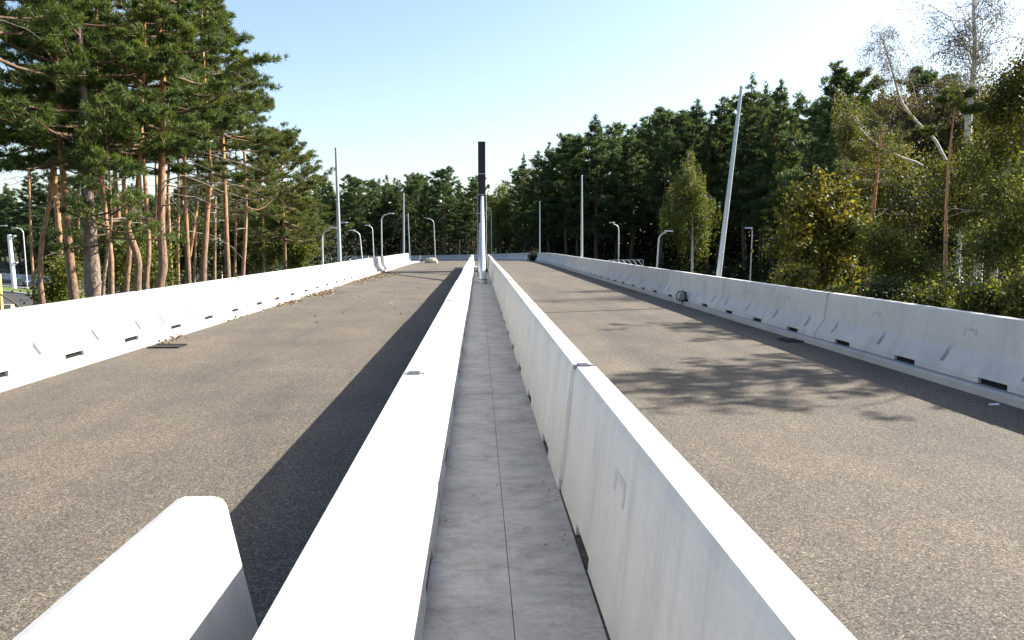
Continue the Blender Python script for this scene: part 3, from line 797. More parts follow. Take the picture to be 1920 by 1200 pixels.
NEAR = [
 # label, y, trunk pixels, top z, r0, c0, R, boughs, seed, kwargs
 ('big orange pine in the middle of the left group, long bare branches to its right', 26, [(297, 540), (303, 500), (299, 420), (302, 340), (304, 260), (308, 150), (300, 40)], 16.5, .165, .54, 2.6, 46, 101, dict(side=(0, .05), dead=9, dl=4.4, prefer=-.1)),
 ('crooked orange pine with a sharp bend in its trunk, left of the big orange pine', 25, [(254, 545), (257, 490), (246, 450), (240, 425), (248, 395), (261, 350), (266, 280), (268, 220)], 13.5, .125, .66, 2.3, 30, 102, dict(dead=5)),
 ('thickest pine with dark rough grey bark in the left group', 23, [(176, 560), (173, 480), (170, 400), (163, 300), (160, 220)], 15.5, .255, .56, 2.9, 40, 103, dict(bark='bark_dark', dead=6, side=(2.9, .2))),
 ('tall leaning orange brown pine left of the thickest trunk', 23.6, [(143, 565), (136, 500), (128, 420), (119, 340), (110, 260)], 15, .15, .60, 2.6, 38, 104, dict(dead=6, side=(3.1, .25))),
 ('thin bent pine at the left end of the group, in front of the lower road', 25, [(84, 575), (78, 520), (79, 450), (90, 380), (95, 300), (92, 240)], 11.5, .09, .66, 2.2, 30, 105, dict(dead=5, dl=1.6, side=(3.1, .3))),
 ('slim orange pine standing just right of the crooked pine', 31, [(274, 538), (277, 470), (272, 380), (268, 300)], 13.5, .12, .68, 2.2, 24, 106, dict(dead=4)),
 ('slim straight pine behind and left of the crooked pine', 31, [(235, 545), (240, 470), (233, 380), (229, 280)], 14.5, .115, .64, 2.4, 26, 107, dict(dead=4)),
 ('twin grey stems of a thin pine right of the thickest trunk', 27, [(206, 552), (206, 480), (200, 420), (197, 370), (186, 300)], 12, .10, .64, 2.0, 24, 108, dict(bark='bark_thin', dead=5)),
 ('slender pine with dull bark between the big orange pine and the pair to its right', 36, [(321, 535), (319, 450), (317, 360), (318, 300)], 14, .10, .64, 2.0, 20, 109, dict(bark='bark_thin', dead=6)),
 ('slender orange pine with a side fork right of the big orange pine', 34, [(355, 530), (352, 440), (347, 350), (345, 300)], 15.5, .125, .60, 1.7, 28, 110, dict(dead=8, dl=2.6, needle='needle_mid')),
 ('straight bright orange pine second from the right among the tall trunks', 33, [(383, 526), (386, 450), (390, 370), (393, 320)], 14.5, .15, .60, 1.7, 32, 111, dict(dead=8, dl=2.6, needle='needle_mid')),
 ('tall pine on the right of the group whose crown reaches far right into the sky', 36, [(428, 520), (424, 440), (420, 350), (415, 250), (409, 180)], 13.2, .135, .48, 2.9, 44, 112, dict(dead=10, dl=2.8, needle='needle_mid', side=(0, .3), shape=lambda u: .10 + 1.0 * (1 - u) ** 1.6)),
 ('slender dark pine with a pointed open top at the right end of the left group', 42, [(455, 518), (459, 440), (460, 360), (457, 260), (456, 180)], 12.0, .115, .42, 3.3, 40, 113, dict(bark='bark_thin', dead=8, dl=2.4, needle='needle_mid', dens=11, shape=lambda u: .04 + 1.0 * (1 - u) ** 1.0)),
 ('shorter olive pine with a wide low crown right of the left group', 50, [(534, 505), (533, 440), (531, 370)], 8.6, .125, .36, 3.3, 56, 114, dict(bark='bark_pine', dead=3, needle='needle_mid', dens=16)),
 ('near pine reaching into the picture from the upper left corner', 19, [(-40, 600), (-50, 300), (-45, 100)], 15.5, .2, .56, 3.4, 44, 115, dict(bark='bark_dark', dead=3)),
 ('pine behind the leaning pine whose boughs hang low at the left', 30, [(118, 550), (115, 450), (105, 330), (100, 250)], 13, .13, .60, 2.8, 42, 116, dict(bark='bark_thin', dead=8)),
 ('young pine with low fresh green boughs just left of the crooked pine', 22.5, [(196, 570), (200, 480), (205, 400)], 6.0, .055, .60, 1.25, 22, 117, dict(bark='bark_thin', dead=0, r=.17, dens=5)),
 ('tall thin pine behind the group, seen between the big orange pine and the mast', 44, [(352, 520), (362, 430), (370, 340)], 15.5, .12, .58, 1.6, 30, 118, dict(bark='bark_thin', dead=5, needle='needle_mid')),
 ('tall thin pine behind the group with its crown above the crooked pine', 36, [(228, 530), (222, 430), (215, 320)], 18.0, .13, .58, 2.9, 40, 119, dict(bark='bark_thin', dead=5)),
]
THIN = [(62, 44, 340, 11.5), (150, 39, 300, 13), (190, 43, 330, 13.5), (216, 40, 350, 12.5), (262, 42, 330, 14), (289, 38, 320, 14), (309, 45, 330, 13), (335, 41, 340, 13.5), (366, 47, 340, 13), (404, 43, 330, 13), (440, 48, 350, 11.5), (496, 54, 370, 9)]
WHERE = ['left of the thin bent pine', 'between the leaning pine and the thickest trunk', 'just right of the thickest trunk', 'left of the crooked pine', 'just right of the crooked pine', 'left of the big orange pine', 'just right of the big orange pine', 'left of the forked slender pine', 'left of the straight bright orange pine', 'right of the straight bright orange pine', 'left of the dark open topped pine', 'left of the wide low olive pine']
for i, (px, y, yt, tz) in enumerate(THIN):
    d = (i * 37 % 11) - 5
    NEAR.append(('thin distant pine trunk in the background ' + WHERE[i], y, [(px, 535), (px + d * .5, 450), (px + d, yt)], tz, .075 + .006 * (i % 4), .66, 1.5, 13, 140 + i, dict(bark='bark_thin', needle='needle_mid', dead=5, dl=1.5, group='thin background pines left of the road', dens=12)))
for a in NEAR: near_pine(*a[:9], **a[9])


# far pines: prototypes 20 m tall
def far_proto(seed, c0, Rr, nbr, shape, dens, kk=8, needle='needle_far', r=.30, w=.075, sub=9):
    rng = np.random.default_rng(seed); tr, cr = MB(), MB()
    z = np.linspace(0, 20, 10); sp = np.stack([np.cumsum(rng.normal(0, .12, 10)), np.cumsum(rng.normal(0, .12, 10)), z], -1); sp -= sp[0]
    sp[:, 2] = z
    tr.tube(sp, .20 * (1 - np.linspace(0, 1, 10)) ** .7 + .02, 7, 0, False)
    pine_crown(tr, cr, sp, c0, Rr, nbr, rng, r, w, kk, sub, dens, False, shape, lr=(.45, 1.2), sig=.16)
    bare_branches(tr, sp, .2, c0 + .1, 10, 1.6, rng, 0)
    return tr.mesh('trunk', M['bark_far']), cr.mesh('crown', M[needle])


cone = lambda u: .03 + 1.05 * (1 - u) ** .8 * min(1, .55 + 2.5 * u)
rnd = lambda u: .10 + 1.0 * math.sqrt(max(0, 1 - u * u)) * min(1, .5 + 2.0 * u)
PR = [far_proto(1, .30, 3.0, 92, cone, 6), far_proto(2, .36, 2.9, 84, cone, 6), far_proto(3, .40, 3.2, 80, rnd, 6), far_proto(4, .30, 2.4, 88, cone, 6),
      far_proto(5, .45, 3.5, 74, rnd, 7), far_proto(6, .22, 2.6, 96, cone, 6, 8, 'needle_mid')]
PL = [far_proto(11, .25, 3.0, 62, cone, 4, 7, r=.45, w=.13, sub=6), far_proto(12, .30, 3.0, 60, cone, 4, 7, r=.45, w=.13, sub=6), far_proto(13, .35, 3.3, 56, rnd, 4, 7, r=.45, w=.13, sub=6),
      far_proto(14, .25, 2.5, 60, cone, 4, 7, r=.45, w=.13, sub=6), far_proto(15, .40, 3.4, 52, rnd, 4, 7, r=.45, w=.13, sub=6)]


def far_pine(label, px, ytop, y, proto, wid=1.0, group='pines of the far forest', zg=GZ):
    t = P(px, ytop, y); h = t[2] - zg; s = h / 20
    o = thing('pine_tree', label, 'tree', (t[0], y, zg), random.uniform(0, 6.28), group)
    o.scale = (s * wid, s * wid, s)
    a, b = PR[proto]; link('trunk', a, o); link('crown', b, o)
    return o


FAR = [
 # left wall of forest beyond the far bend
 ('pointed pine at the left end of the far forest wall, next to the olive pine', 592, 346, 212, 0), ('pine just left of the tall left mast in the far forest wall', 616, 340, 208, 1),
 ('broad pine just right of the tall left mast in the far forest wall', 662, 334, 205, 2), ('pine above the two left-bent lamps in the far forest wall', 698, 336, 210, 0),
 ('slim pine above the right-bent lamp left of the shifted barrier mast', 722, 345, 214, 3), ('pine right behind the mast of the shifted barriers', 748, 338, 208, 1),
 ('round topped pine right of the mast of the shifted barriers', 776, 344, 216, 4), ('pine with twin peaks left of the far lamp', 798, 331, 206, 3), ('tall pine peak above the far lamp in the left forest wall', 836, 320, 204, 2),
 ('slim pine between the peak above the far lamp and the tower', 862, 338, 212, 0), ('pine whose crown touches the left edge of the dark tower', 886, 333, 206, 1),
 # right of the tower
 ('dark pine behind the thin distant mast, lowest of the right skyline', 985, 293, 128, 3), ('pine at the start of the rising right skyline', 1012, 284, 126, 0), ('pine left of the upright right mast in the skyline', 1032, 268, 124, 1), ('narrow pine with forked top left of the upright right mast', 1062, 268, 122, 4),
 ('pine directly behind the upright right mast', 1088, 258, 121, 3), ('tall cone shaped pine peak right of the upright right mast', 1122, 218, 118, 0), ('thin pine in the dip right of the cone shaped peak', 1156, 252, 124, 3), ('spindly pine left of the broad topped pine', 1187, 243, 120, 1),
 ('broad flat topped pine above the right-bent bright lamp', 1240, 212, 116, 2), ('pine peak behind the weeping birch', 1302, 190, 116, 0), ('olive pine right of the weeping birch', 1330, 215, 112, 5), ('pointed pine just left of the leaning mast top', 1352, 186, 114, 0),
 ('tall slim pine touching the top of the leaning mast', 1411, 148, 106, 3), ('tall slim pine second right of the leaning mast', 1441, 164, 104, 3), ('pointed olive pine third right of the leaning mast', 1460, 152, 100, 0), ('small pointed pine in the dip left of the round dark pine', 1500, 180, 96, 3), ('olive pine below the dip left of the round dark pine', 1482, 215, 90, 5),
 ('round dark pine standing above the yellow weeping birch top', 1572, 148, 66, 4), ('dark pine behind the round dark pine at the right skyline', 1545, 205, 78, 2), ('pine in the gap between the leaning birches', 1660, 168, 72, 1),
 ('dark pine peak behind the tall white birch', 1725, 140, 66, 2), ('pine skyline behind the right birches', 1790, 160, 64, 1), ('dark pine at the right edge behind the birches', 1880, 175, 60, 2),
 # left, behind the near group
 ('dark pine behind the left group, at the far left edge by the lamp', 12, 345, 150, 1), ('dark pine at the left edge behind the lower road lamp', 52, 300, 128, 0), ('dark pine behind the thin bent pine', 100, 330, 130, 2), ('dark pine behind the thickest trunk', 170, 320, 122, 1), ('dark pine in the background behind the crooked pine', 245, 345, 126, 0), ('background pine between the slender trunks', 330, 372, 140, 3),
 ('background pine behind the straight orange pine', 390, 352, 132, 1), ('background pine behind the pointed open topped pine', 470, 340, 120, 5), ('background pine left of the olive pine with the low crown', 505, 300, 96, 5), ('background pine right of the olive pine with the low crown', 562, 362, 140, 5),
]
for i, a in enumerate(FAR):
    far_pine(*a, wid=(1.25, 1.05, 1.4, 1.15)[i % 4] * (1.0 if a[3] > 100 else .95), group=('pines of the right forest' if a[1] > 950 else ('pines of the far forest wall' if a[1] > 580 else 'background pines at the left')))


# forest depth behind: one mass
def merged(name, items, label):
    mbs = MB()
    for (x, y, h, pr, rz) in items:
        for idx, me in enumerate(PL[pr]):
            nv = len(me.vertices); co = np.empty(nv * 3, np.float32); me.vertices.foreach_get('co', co); co = co.reshape(-1, 3) * (h / 20) * np.array((1.2, 1.2, 1))
            c, s_ = math.cos(rz), math.sin(rz); co = np.stack([co[:, 0] * c - co[:, 1] * s_ + x, co[:, 0] * s_ + co[:, 1] * c + y, co[:, 2] + GZ], -1)
            li = np.empty(len(me.loops), np.int32); me.loops.foreach_get('vertex_index', li)
            mbs.add(co, li.reshape(-1, 4), idx, idx == 0)
    return tag(mbs.build(name, [M['bark_far'], M['needle_far']]), label, 'forest', None, 'stuff')


rr = random.Random(21); items = []
for px in range(560, 985, 9): y = rr.uniform(222, 262); items.append((P(px + rr.uniform(-6, 6), 400, y)[0], y, rr.uniform(23, 27.5) if px < 900 else rr.uniform(20, 24), rr.randrange(4), rr.uniform(0, 6)))
for px in range(930, 985, 14): y = rr.uniform(150, 200); items.append((P(px, 400, y)[0], y, rr.uniform(13, 15.5), rr.randrange(4), rr.uniform(0, 6)))
for px in range(975, 1560, 14):
    y0 = np.interp(px, [975, 1200, 1400, 1560], [138, 132, 118, 92]); yt = np.interp(px, [975, 1030, 1100, 1240, 1350, 1410, 1500, 1560], [330, 300, 275, 245, 225, 200, 225, 200])
    y = y0 + rr.uniform(0, 22); items.append((P(px, 400, y)[0], y, P(px, yt - 22 + rr.uniform(0, 40), y)[2] - GZ, rr.randrange(5), rr.uniform(0, 6)))
for px in range(-20, 560, 13):
    y = rr.uniform(128, 165); items.append((P(px, 400, y)[0], y, P(px, rr.uniform(325, 385) if px > 60 else rr.uniform(340, 380), y)[2] - GZ, rr.randrange(5), rr.uniform(0, 6)))
for px in range(1570, 2700, 17):
    y = rr.uniform(58, 78); items.append((P(px, 400, y)[0], y, P(px, rr.uniform(185, 250) + max(0, px - 1900) * .1, y)[2] - GZ, rr.randrange(5), rr.uniform(0, 6)))
merged('distant_forest', items, 'dense mass of pines behind the front row of the forest')


# ---------------------------------------------------------------- broadleaf
def broadleaf(label, y, px_pts, zg, crown, n_limb, n_leaf, leaf, size, r0, seed, bark='bark_twig', hang=0.0, name='broadleaf_tree', group=None, spread=.38, cat='tree', strands=0.0, twigs=4, tl=1.0):
    """trunk through photo points; crown = list of (px,py,rx_m,rz_m) lobes filled by limbs and leaves"""
    rng = np.random.default_rng(seed); n_leaf = int(n_leaf * 1.7)
    pts = [P(a, b, y) for a, b in px_pts]; foot = pts[0].copy(); foot[2] = zg
    chain = ([foot] if pts[0][2] - zg > .4 else [foot][:1]) + pts
    if len(chain) < 3: chain = [chain[0], (chain[0] + chain[-1]) / 2 + np.array((rng.normal(0, .1), 0, 0)), chain[-1]]
    o = thing(name, label, cat, tuple(foot), 0, group)
    sp = smooth_path([c - foot for c in chain], 24)
    tr, cr = MB(), MB()
    tr.tube(sp, r0 * (1 - np.linspace(0, 1, 24)) ** .7 + .012, 9, 0, True, .03, rng)
    vol = np.array([c[2] ** 2 * c[3] for c in crown]); vol = vol / vol.sum(); C = []
    for li, (cx_, cy_, rx, rz_) in enumerate(crown):
        c = P(cx_, cy_, y) - foot; nl = max(3, int(n_limb * vol[li] + .5))
        ends = []
        for q in range(nl):
            v = nrm(rng.normal(size=3)) * rng.uniform(.35, 1.0) ** .5; e = c + v * np.array((rx, rx, rz_)); 
            tz = np.clip((e[2] - rz_ * .8 - sp[0, 2]) / (sp[-1, 2] - sp[0, 2] + 1e-6) + rng.normal(0, .08), .12, 1.0)
            b = interp_path(sp, tz); dl = np.linalg.norm(e - b); ss = np.linspace(0, 1, 6)
            up = np.array((0, 0, 1.)) * (dl * .16 * np.sin(ss * 3.14))[:, None]
            ln = b + (e - b) * ss[:, None] + up + np.concatenate([np.zeros((1, 3)), rng.normal(0, min(.16, .04 * dl), (5, 3))])
            tr.tube(ln, np.linspace(max(.012, r0 * .32 * (1.1 - tz)), .006, 6), 5, 0, False)
            for w_ in range(twigs):
                tt = rng.uniform(.45, 1); b2 = interp_path(ln, tt); d = nrm(rng.normal(size=3) + np.array((0, 0, -hang))) * rng.uniform(.3, .9) * min(1.2, rx * .5) * tl
                tr.tube([b2, b2 + d * .5 + rng.normal(0, .03, 3) + np.array((0, 0, .08 * tl)), b2 + d], [.008, .006, .004], 3, 1, False); ends.append((b2, b2 + d))
        nn = int(n_leaf * vol[li] / max(1, len(ends)))
        for b2, e2 in ends:
            f = rng.uniform(.1, 1.1, (nn, 1)); q = b2 + (e2 - b2) * f + rng.normal(size=(nn, 3)) * spread * .5 * (.5 + f)
            if strands:
                m_ = rng.integers(0, 6, nn); ox = rng.normal(0, .14, (6, 2)); q[:, :2] = (b2 + (e2 - b2) * f)[:, :2] + ox[m_] + rng.normal(0, .04, (nn, 2)); q[:, 2] -= rng.exponential(strands, nn)
            C.append(q)
    cr.leaves(np.concatenate(C), size, rng, 0, hang)
    tr.build('trunk', [M[bark], M['bark_twig']], o); cr.build('crown', M[leaf], o)
    return o


BIR = 'birches and leafy trees right of the road'
broadleaf('weeping birch with lit yellow green foliage standing before the dark right forest', 84, [(1298, 480), (1298, 400), (1292, 330), (1290, 290)], GZ, [(1288, 300, 1.3, 1.7), (1290, 345, 2.5, 2.2), (1318, 375, 2.1, 2.3), (1262, 385, 2.1, 2.4), (1300, 420, 2.4, 1.8)], 60, 15000, 'leaf_weep', .16, .14, 201, 'bark_birch', 1.2, 'birch_tree', BIR, .5, 'tree', 1.1)
broadleaf('pale green leafy tree behind the right edge of the dark tower', 152, [(938, 470), (940, 420), (938, 380)], GZ, [(935, 375, 3.2, 4.2), (945, 420, 4.2, 4.5)], 34, 11000, 'leaf_weep', .26, .2, 202, 'bark_twig', .2, 'broadleaf_tree', BIR, .9)
broadleaf('tall white birch with thin brown foliage near the right edge of the picture', 33, [(1838, 420), (1822, 300), (1815, 240), (1822, 170), (1828, 90), (1825, 0), (1832, -120)], GZ, [(1825, 20, 2.2, 2.6), (1735, 60, 2.0, 1.8), (1885, 70, 1.8, 2.2), (1775, 140, 2.0, 1.7), (1880, 180, 1.6, 1.6), (1820, -90, 1.8, 2.0), (1715, 110, 1.2, 1.2)], 74, 5600, 'leaf_brown', .066, .19, 203, 'bark_birch', .8, 'birch_tree', BIR, .2, 'tree', .25, 10, 1.7)
broadleaf('birch leaning left with a curved white trunk and a wispy top against the sky', 37, [(1800, 400), (1760, 275), (1722, 232), (1690, 190), (1675, 140), (1660, 90), (1648, 60)], GZ, [(1650, 85, 1.2, 1.3), (1630, 110, .9, 1.0), (1690, 120, .9, 1.0), (1690, 170, 1.2, 1.0)], 36, 2300, 'leaf_brown', .062, .085, 204, 'bark_birch', .8, 'birch_tree', BIR, .2, 'tree', .3, 8, 1.6)
broadleaf('low leaning birch with a yellowish drooping top left of the other birches', 40, [(1800, 430), (1742, 322), (1690, 295), (1655, 278), (1625, 255), (1603, 225), (1596, 195)], GZ, [(1583, 205, 1.0, 1.2), (1600, 240, 1.0, 1.3), (1660, 270, 1.2, 1.2), (1570, 215, .7, 1.3)], 30, 5200, 'leaf_birch', .10, .075, 205, 'bark_birch', 1.0, 'birch_tree', BIR, .4, 'tree', .7, 5)
broadleaf('white forked birch stem low in the thicket right of the thin brown trunk', 32, [(1792, 545), (1797, 480), (1803, 420), (1812, 340)], GZ, [(1830, 330, 1.8, 1.8), (1770, 350, 1.5, 1.5), (1840, 410, 1.5, 1.4)], 26, 7000, 'leaf_green', .11, .14, 206, 'bark_birch', .4, 'birch_tree', BIR, .5)
broadleaf('birch with dark blotched white trunk at the right edge thicket', 29, [(1862, 530), (1868, 470), (1876, 400), (1888, 330), (1905, 260)], GZ, [(1900, 300, 1.9, 2.0), (1870, 370, 1.4, 1.4), (1925, 220, 1.6, 1.5)], 26, 8000, 'leaf_green', .11, .15, 207, 'bark_birch', .3, 'birch_tree', BIR, .5)
broadleaf('yellow green maple with golden leaves beside the right barrier', 34, [(1545, 540), (1540, 470), (1535, 410)], GZ, [(1535, 375, 1.7, 1.4), (1500, 440, 1.8, 1.6), (1570, 430, 1.9, 1.6), (1460, 470, 1.0, .9), (1540, 500, 2.2, 1.3)], 44, 8000, 'leaf_yellow', .19, .12, 208, 'bark_twig', .2, 'maple_tree', BIR, .42)
broadleaf('small golden maple sapling just above the right barrier top by the leaning mast', 25, [(1490, 545), (1482, 520), (1476, 500)], -1.2, [(1455, 535, .45, .30), (1490, 530, .5, .4), (1510, 520, .35, .45)], 14, 1100, 'leaf_yellow', .12, .03, 209, 'bark_twig', .1, 'maple_sapling', BIR, .25)
broadleaf('yellow leaved low shrub peeping over the right barrier below the reddish trunk', 21, [(1567, 575), (1567, 562), (1566, 556)], -1.2, [(1565, 556, .5, .22)], 10, 700, 'leaf_yellow', .11, .02, 210, 'bark_twig', 0, 'shrub', 'shrubs behind the right barrier', .22, 'shrub')
near_pine('pine with a reddish trunk in the middle of the right thicket', 37, [(1622, 560), (1630, 480), (1638, 400), (1648, 320)], 8.6, .17, .72, 1.9, 14, 211, bark='bark_pine', needle='needle_mid', dead=10, dl=2.2, group=BIR, dens=5)
near_pine('thin straight brown trunk in front of the right thicket', 27, [(1770, 580), (1774, 480), (1779, 370), (1786, 260)], 7.6, .085, .85, .8, 5, 212, bark='bark_thin', needle='needle_mid', dead=6, dl=1.6, group=BIR)
near_pine('dark pine at the upper right corner, its bough tip entering the picture', 22, [(2210, 600), (2204, 300), (2200, 40)], 10.3, .2, .60, 2.9, 40, 213, bark='bark_pine', dead=4, group=BIR, side=(3.4, .35), dens=7)
near_pine('pine outside the right edge that shades the near right roadway', 15.2, [(2480, 600), (2470, 300), (2460, 0)], 11.4, .2, .58, 2.6, 30, 214, bark='bark_pine', dead=3, group=BIR, dens=7)
# the thicket
TH = [
 ('dense brown leaved tree filling the skyline below the tall birch', 50, [(1740, 420), (1735, 300), (1730, 230)], [(1730, 205, 3.2, 2.2), (1660, 250, 2.4, 2.2), (1790, 260, 2.6, 2.4), (1690, 190, 1.8, 1.5), (1850, 220, 2.6, 2.4), (1780, 175, 1.6, 1.3)], 64, 22000, 'leaf_brown', .14, .2),
 ('olive leaved tree in the gap right of the yellow maple', 42, [(1690, 470), (1680, 400), (1670, 340)], [(1660, 350, 2.4, 2.0), (1610, 350, 2.0, 1.6), (1700, 420, 2.2, 2.0)], 36, 11000, 'leaf_birch', .13, .15),
 ('dark green leafy tree behind the white forked birch', 38, [(1760, 480), (1755, 420), (1750, 360)], [(1750, 380, 2.2, 2.0), (1720, 470, 2.0, 1.8), (1800, 470, 2.0, 1.6)], 36, 11000, 'leaf_dark', .13, .15),
 ('bright green leafy tree at the right edge above the barrier', 25, [(1905, 560), (1900, 480), (1895, 420)], [(1890, 430, 1.5, 1.4), (1930, 360, 1.5, 1.4), (1850, 470, 1.1, 1.0)], 30, 8000, 'leaf_green', .105, .09),
 ('leafy tree with golden tips in the upper right, right of the tall birch', 27, [(1930, 420), (1915, 250), (1905, 180)], [(1885, 165, 1.1, 1.1), (1915, 230, 1.5, 1.4), (1935, 120, 1.2, 1.4)], 30, 6500, 'leaf_yellow', .11, .1),
 ('dark understorey tree between the yellow maple and the reddish trunk', 44, [(1590, 540), (1585, 470), (1580, 420)], [(1590, 470, 2.2, 2.0), (1640, 500, 2.0, 1.8)], 24, 8000, 'leaf_dark', .14, .1),
 ('green bush right of the reddish trunk in the right thicket', 31, [(1680, 560), (1678, 520), (1675, 480)], [(1675, 490, 1.5, 1.2), (1720, 520, 1.4, 1.0), (1650, 440, 1.2, 1.0)], 30, 8000, 'leaf_green', .11, .06),
]
for i, a in enumerate(TH):
    broadleaf(a[0], a[1], a[2], GZ, a[3], a[4], a[5], a[6], a[7], a[8], 220 + i, 'bark_twig', .2, 'broadleaf_tree', BIR, .5)
SH = [('low leafy shrub behind the right barrier, left of the thin brown trunk', 20.5, 1735, 575, .75, .35, 'leaf_green'), ('leafy shrub behind the right barrier under the birch with the blotched trunk', 19.5, 1850, 578, .9, .55, 'leaf_green'), ('leafy shrub behind the right barrier at the right edge', 18.5, 1925, 575, .9, .7, 'leaf_green'),
      ('dark shrub behind the right barrier under the yellow maple', 24, 1660, 560, .9, .45, 'leaf_dark'), ('dark green shrub behind the barrier right of the thin brown trunk', 22, 1800, 560, .9, .7, 'leaf_dark')]
for i, (lb, y, px, py, rx, rz_, lf) in enumerate(SH):
    broadleaf(lb, y, [(px, py + 12), (px, py + 4), (px, py - 4)], P(px, py, y)[2] - rz_ - 1.0, [(px, py, rx, rz_), (px - 30, py + 8, rx * .6, rz_ * .7)], 20, 2600, lf, .10, .03, 240 + i, 'bark_twig', .1, 'shrub', 'shrubs behind the right barrier', .3, 'shrub')
# left bushes and trees among the trunks
LB = [('bright green bush behind the trunks left of the crooked pine', 33, [(215, 560), (215, 500), (215, 460)], [(205, 470, 1.5, 1.2), (230, 510, 1.5, 1.0), (170, 470, 1.0, .9)], 30, 7000, 'leaf_bright', .12, .06),
      ('bright green bush behind the slim pines right of the crooked pine', 35, [(285, 555), (285, 510), (285, 480)], [(280, 510, 1.6, 1.1), (250, 470, 1.2, 1.0)], 26, 6000, 'leaf_bright', .12, .06),
      ('green bush by the lower road between the thin bent and the leaning pine', 28, [(120, 575), (118, 555), (115, 540)], [(122, 558, .8, .45), (128, 505, .6, .5)], 20, 2400, 'leaf_bright', .11, .04),
      ('green leafy tree right of the olive pine, nearest the far lamps', 56, [(560, 510), (560, 460), (558, 420)], [(556, 440, 2.0, 2.4), (578, 480, 1.3, 1.0), (515, 450, 2.4, 2.2), (552, 385, 1.7, 1.7), (505, 395, 1.8, 1.8)], 60, 19000, 'leaf_bright', .15, .12),
      ('olive leafy tree low behind the pointed open topped pine', 62, [(480, 515), (482, 470), (485, 430)], [(485, 430, 2.8, 2.6), (440, 460, 2.4, 2.2)], 44, 15000, 'leaf_olive', .16, .12),
      ('dark leafy tree behind the slender trunks right of the big orange pine', 60, [(350, 520), (350, 470), (350, 430)], [(350, 440, 2.6, 2.4), (405, 450, 2.4, 2.2), (300, 460, 2.2, 2.0)], 44, 14000, 'leaf_olive', .16, .12),
      ('olive leaves hanging in at the left edge of the picture', 32, [(-70, 500), (-60, 300), (-50, 180)], [(-12, 150, .75, .8), (-40, 200, 1.0, 1.2)], 20, 2600, 'leaf_birch', .11, .12),
      ('dark leafy tree behind the lower road at the far left', 118, [(120, 500), (120, 460), (120, 430)], [(120, 450, 4, 3.2), (70, 470, 3.4, 2.4), (180, 460, 4, 3)], 34, 9000, 'leaf_dark', .26, .2)]
for i, a in enumerate(LB):
    broadleaf(a[0], a[1], a[2], GZ, a[3], a[4], a[5], a[6], a[7], a[8], 260 + i, 'bark_twig', .2, 'broadleaf_tree' if a[8] > .08 else 'bush', 'bushes and leafy trees left of the road', .45, 'tree' if a[8] > .08 else 'bush')
# weeds growing through the barrier gap at the bend
broadleaf('dark weeds sprouting through the barrier row at the far right bend', 93, [(997, 488), (998, 482), (999, 477)], zr(93), [(998, 479, .75, .55), (1003, 484, .7, .4)], 16, 1500, 'leaf_dark', .12, .03, 280, 'bark_twig', .1, 'weed', None, .35, 'weeds')

# undergrowth that closes the forest foot; rearmost clumps added to block sunlight
rng = np.random.default_rng(77); pts = []
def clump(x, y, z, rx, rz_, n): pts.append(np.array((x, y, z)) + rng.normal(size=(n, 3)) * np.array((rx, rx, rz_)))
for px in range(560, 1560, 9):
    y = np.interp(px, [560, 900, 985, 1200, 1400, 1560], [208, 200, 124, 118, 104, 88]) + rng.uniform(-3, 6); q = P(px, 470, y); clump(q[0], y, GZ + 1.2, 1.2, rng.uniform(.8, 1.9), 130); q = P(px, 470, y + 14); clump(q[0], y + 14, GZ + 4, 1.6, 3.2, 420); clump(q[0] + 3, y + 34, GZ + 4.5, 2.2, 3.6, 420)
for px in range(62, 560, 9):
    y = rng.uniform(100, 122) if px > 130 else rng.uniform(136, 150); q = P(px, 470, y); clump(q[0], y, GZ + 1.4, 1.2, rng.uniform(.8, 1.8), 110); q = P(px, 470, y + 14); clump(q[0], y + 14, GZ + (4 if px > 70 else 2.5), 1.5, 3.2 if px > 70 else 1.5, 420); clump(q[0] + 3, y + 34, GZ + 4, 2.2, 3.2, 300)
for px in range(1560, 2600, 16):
    y = rng.uniform(76, 84); q = P(px, 470, y); clump(q[0], y, GZ + 4, 1.6, 3.2, 420)
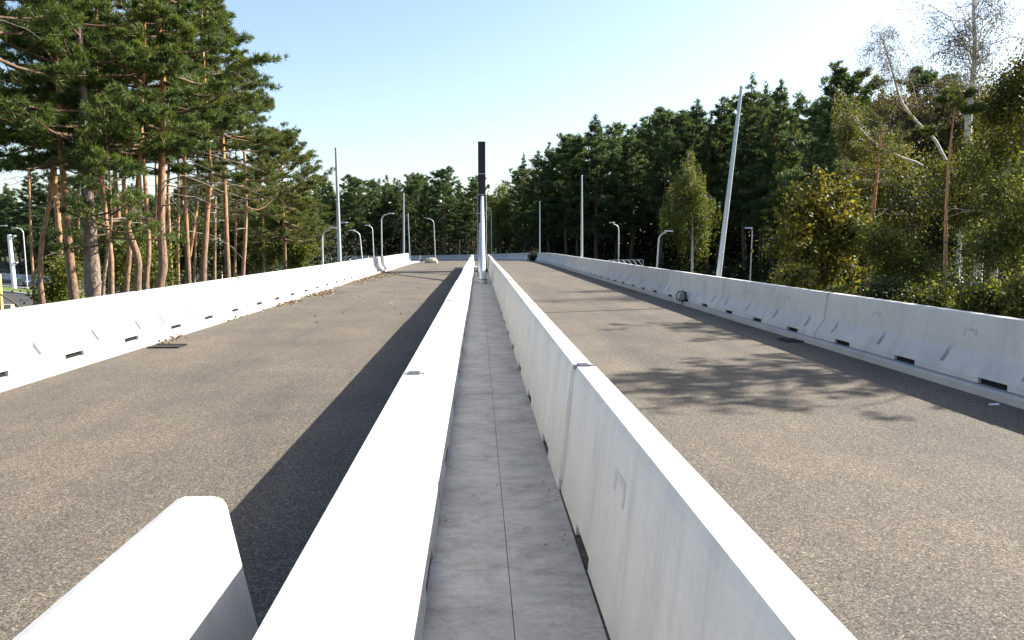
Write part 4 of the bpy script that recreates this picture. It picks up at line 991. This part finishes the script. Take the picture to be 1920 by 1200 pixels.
m_ = MB(); m_.leaves(np.concatenate(pts), .55, rng); tag(m_.build('undergrowth', M['leaf_shade']), 'dark undergrowth along the foot of the forest', 'undergrowth', None, 'stuff')
pts = []
for px in range(1440, 1990, 9):
    y = rng.uniform(24, 40); q = P(px, 540, y); clump(q[0], y, GZ + rng.uniform(.6, 2.6), .8, .8, 170)
for px in range(60, 560, 10):
    y = rng.uniform(34, 52); q = P(px, 540, y); clump(q[0], y, GZ + rng.uniform(.2, 1.4), .7, .5, 90)
m_ = MB(); m_.leaves(np.concatenate(pts), .13, rng); tag(m_.build('bank_scrub', M['leaf_dark']), 'dark leafy scrub covering the banks behind the barriers', 'undergrowth', None, 'stuff')

# ---------------------------------------------------------------- light
EL, AZ = R(37.3), R(17)        # sun to the right and a little ahead
w = bpy.data.worlds.new('World'); S.world = w; w.use_nodes = True
nt = w.node_tree; bg = nt.nodes['Background']
sky = nt.nodes.new('ShaderNodeTexSky'); sky.sky_type = 'NISHITA'; sky.sun_disc = False
sky.sun_elevation = EL; sky.sun_rotation = R(90) - AZ; sky.air_density = 1.0; sky.dust_density = 1.5; sky.ozone_density = .8
nt.links.new(sky.outputs[0], bg.inputs['Color']); bg.inputs['Strength'].default_value = .087
sun = bpy.data.lights.new('sun', 'SUN'); sun.energy = 5.0; sun.angle = R(.5); sun.color = (1, .95, .87)
so = bpy.data.objects.new('sun', sun); COL.objects.link(so)
from mathutils import Vector
dv = Vector((math.cos(EL) * math.cos(AZ), math.cos(EL) * math.sin(AZ), math.sin(EL)))
so.rotation_euler = dv.to_track_quat('Z', 'Y').to_euler(); so.location = dv * 60

cam = bpy.data.cameras.new('camera'); co = bpy.data.objects.new('camera', cam); COL.objects.link(co)
cam.sensor_width = 36; cam.lens = F / 1920 * 36; cam.clip_end = 6000; cam.clip_start = .05
co.location = (0, 0, H); co.rotation_euler = (math.pi / 2 - PITCH, 0, -YAW)
S.camera = co
S.view_settings.view_transform = 'Standard'; S.view_settings.look = 'None'; S.view_settings.exposure = 1.6; S.view_settings.gamma = 1
S.cycles.max_bounces = 8; S.cycles.diffuse_bounces = 4; S.cycles.transmission_bounces = 4
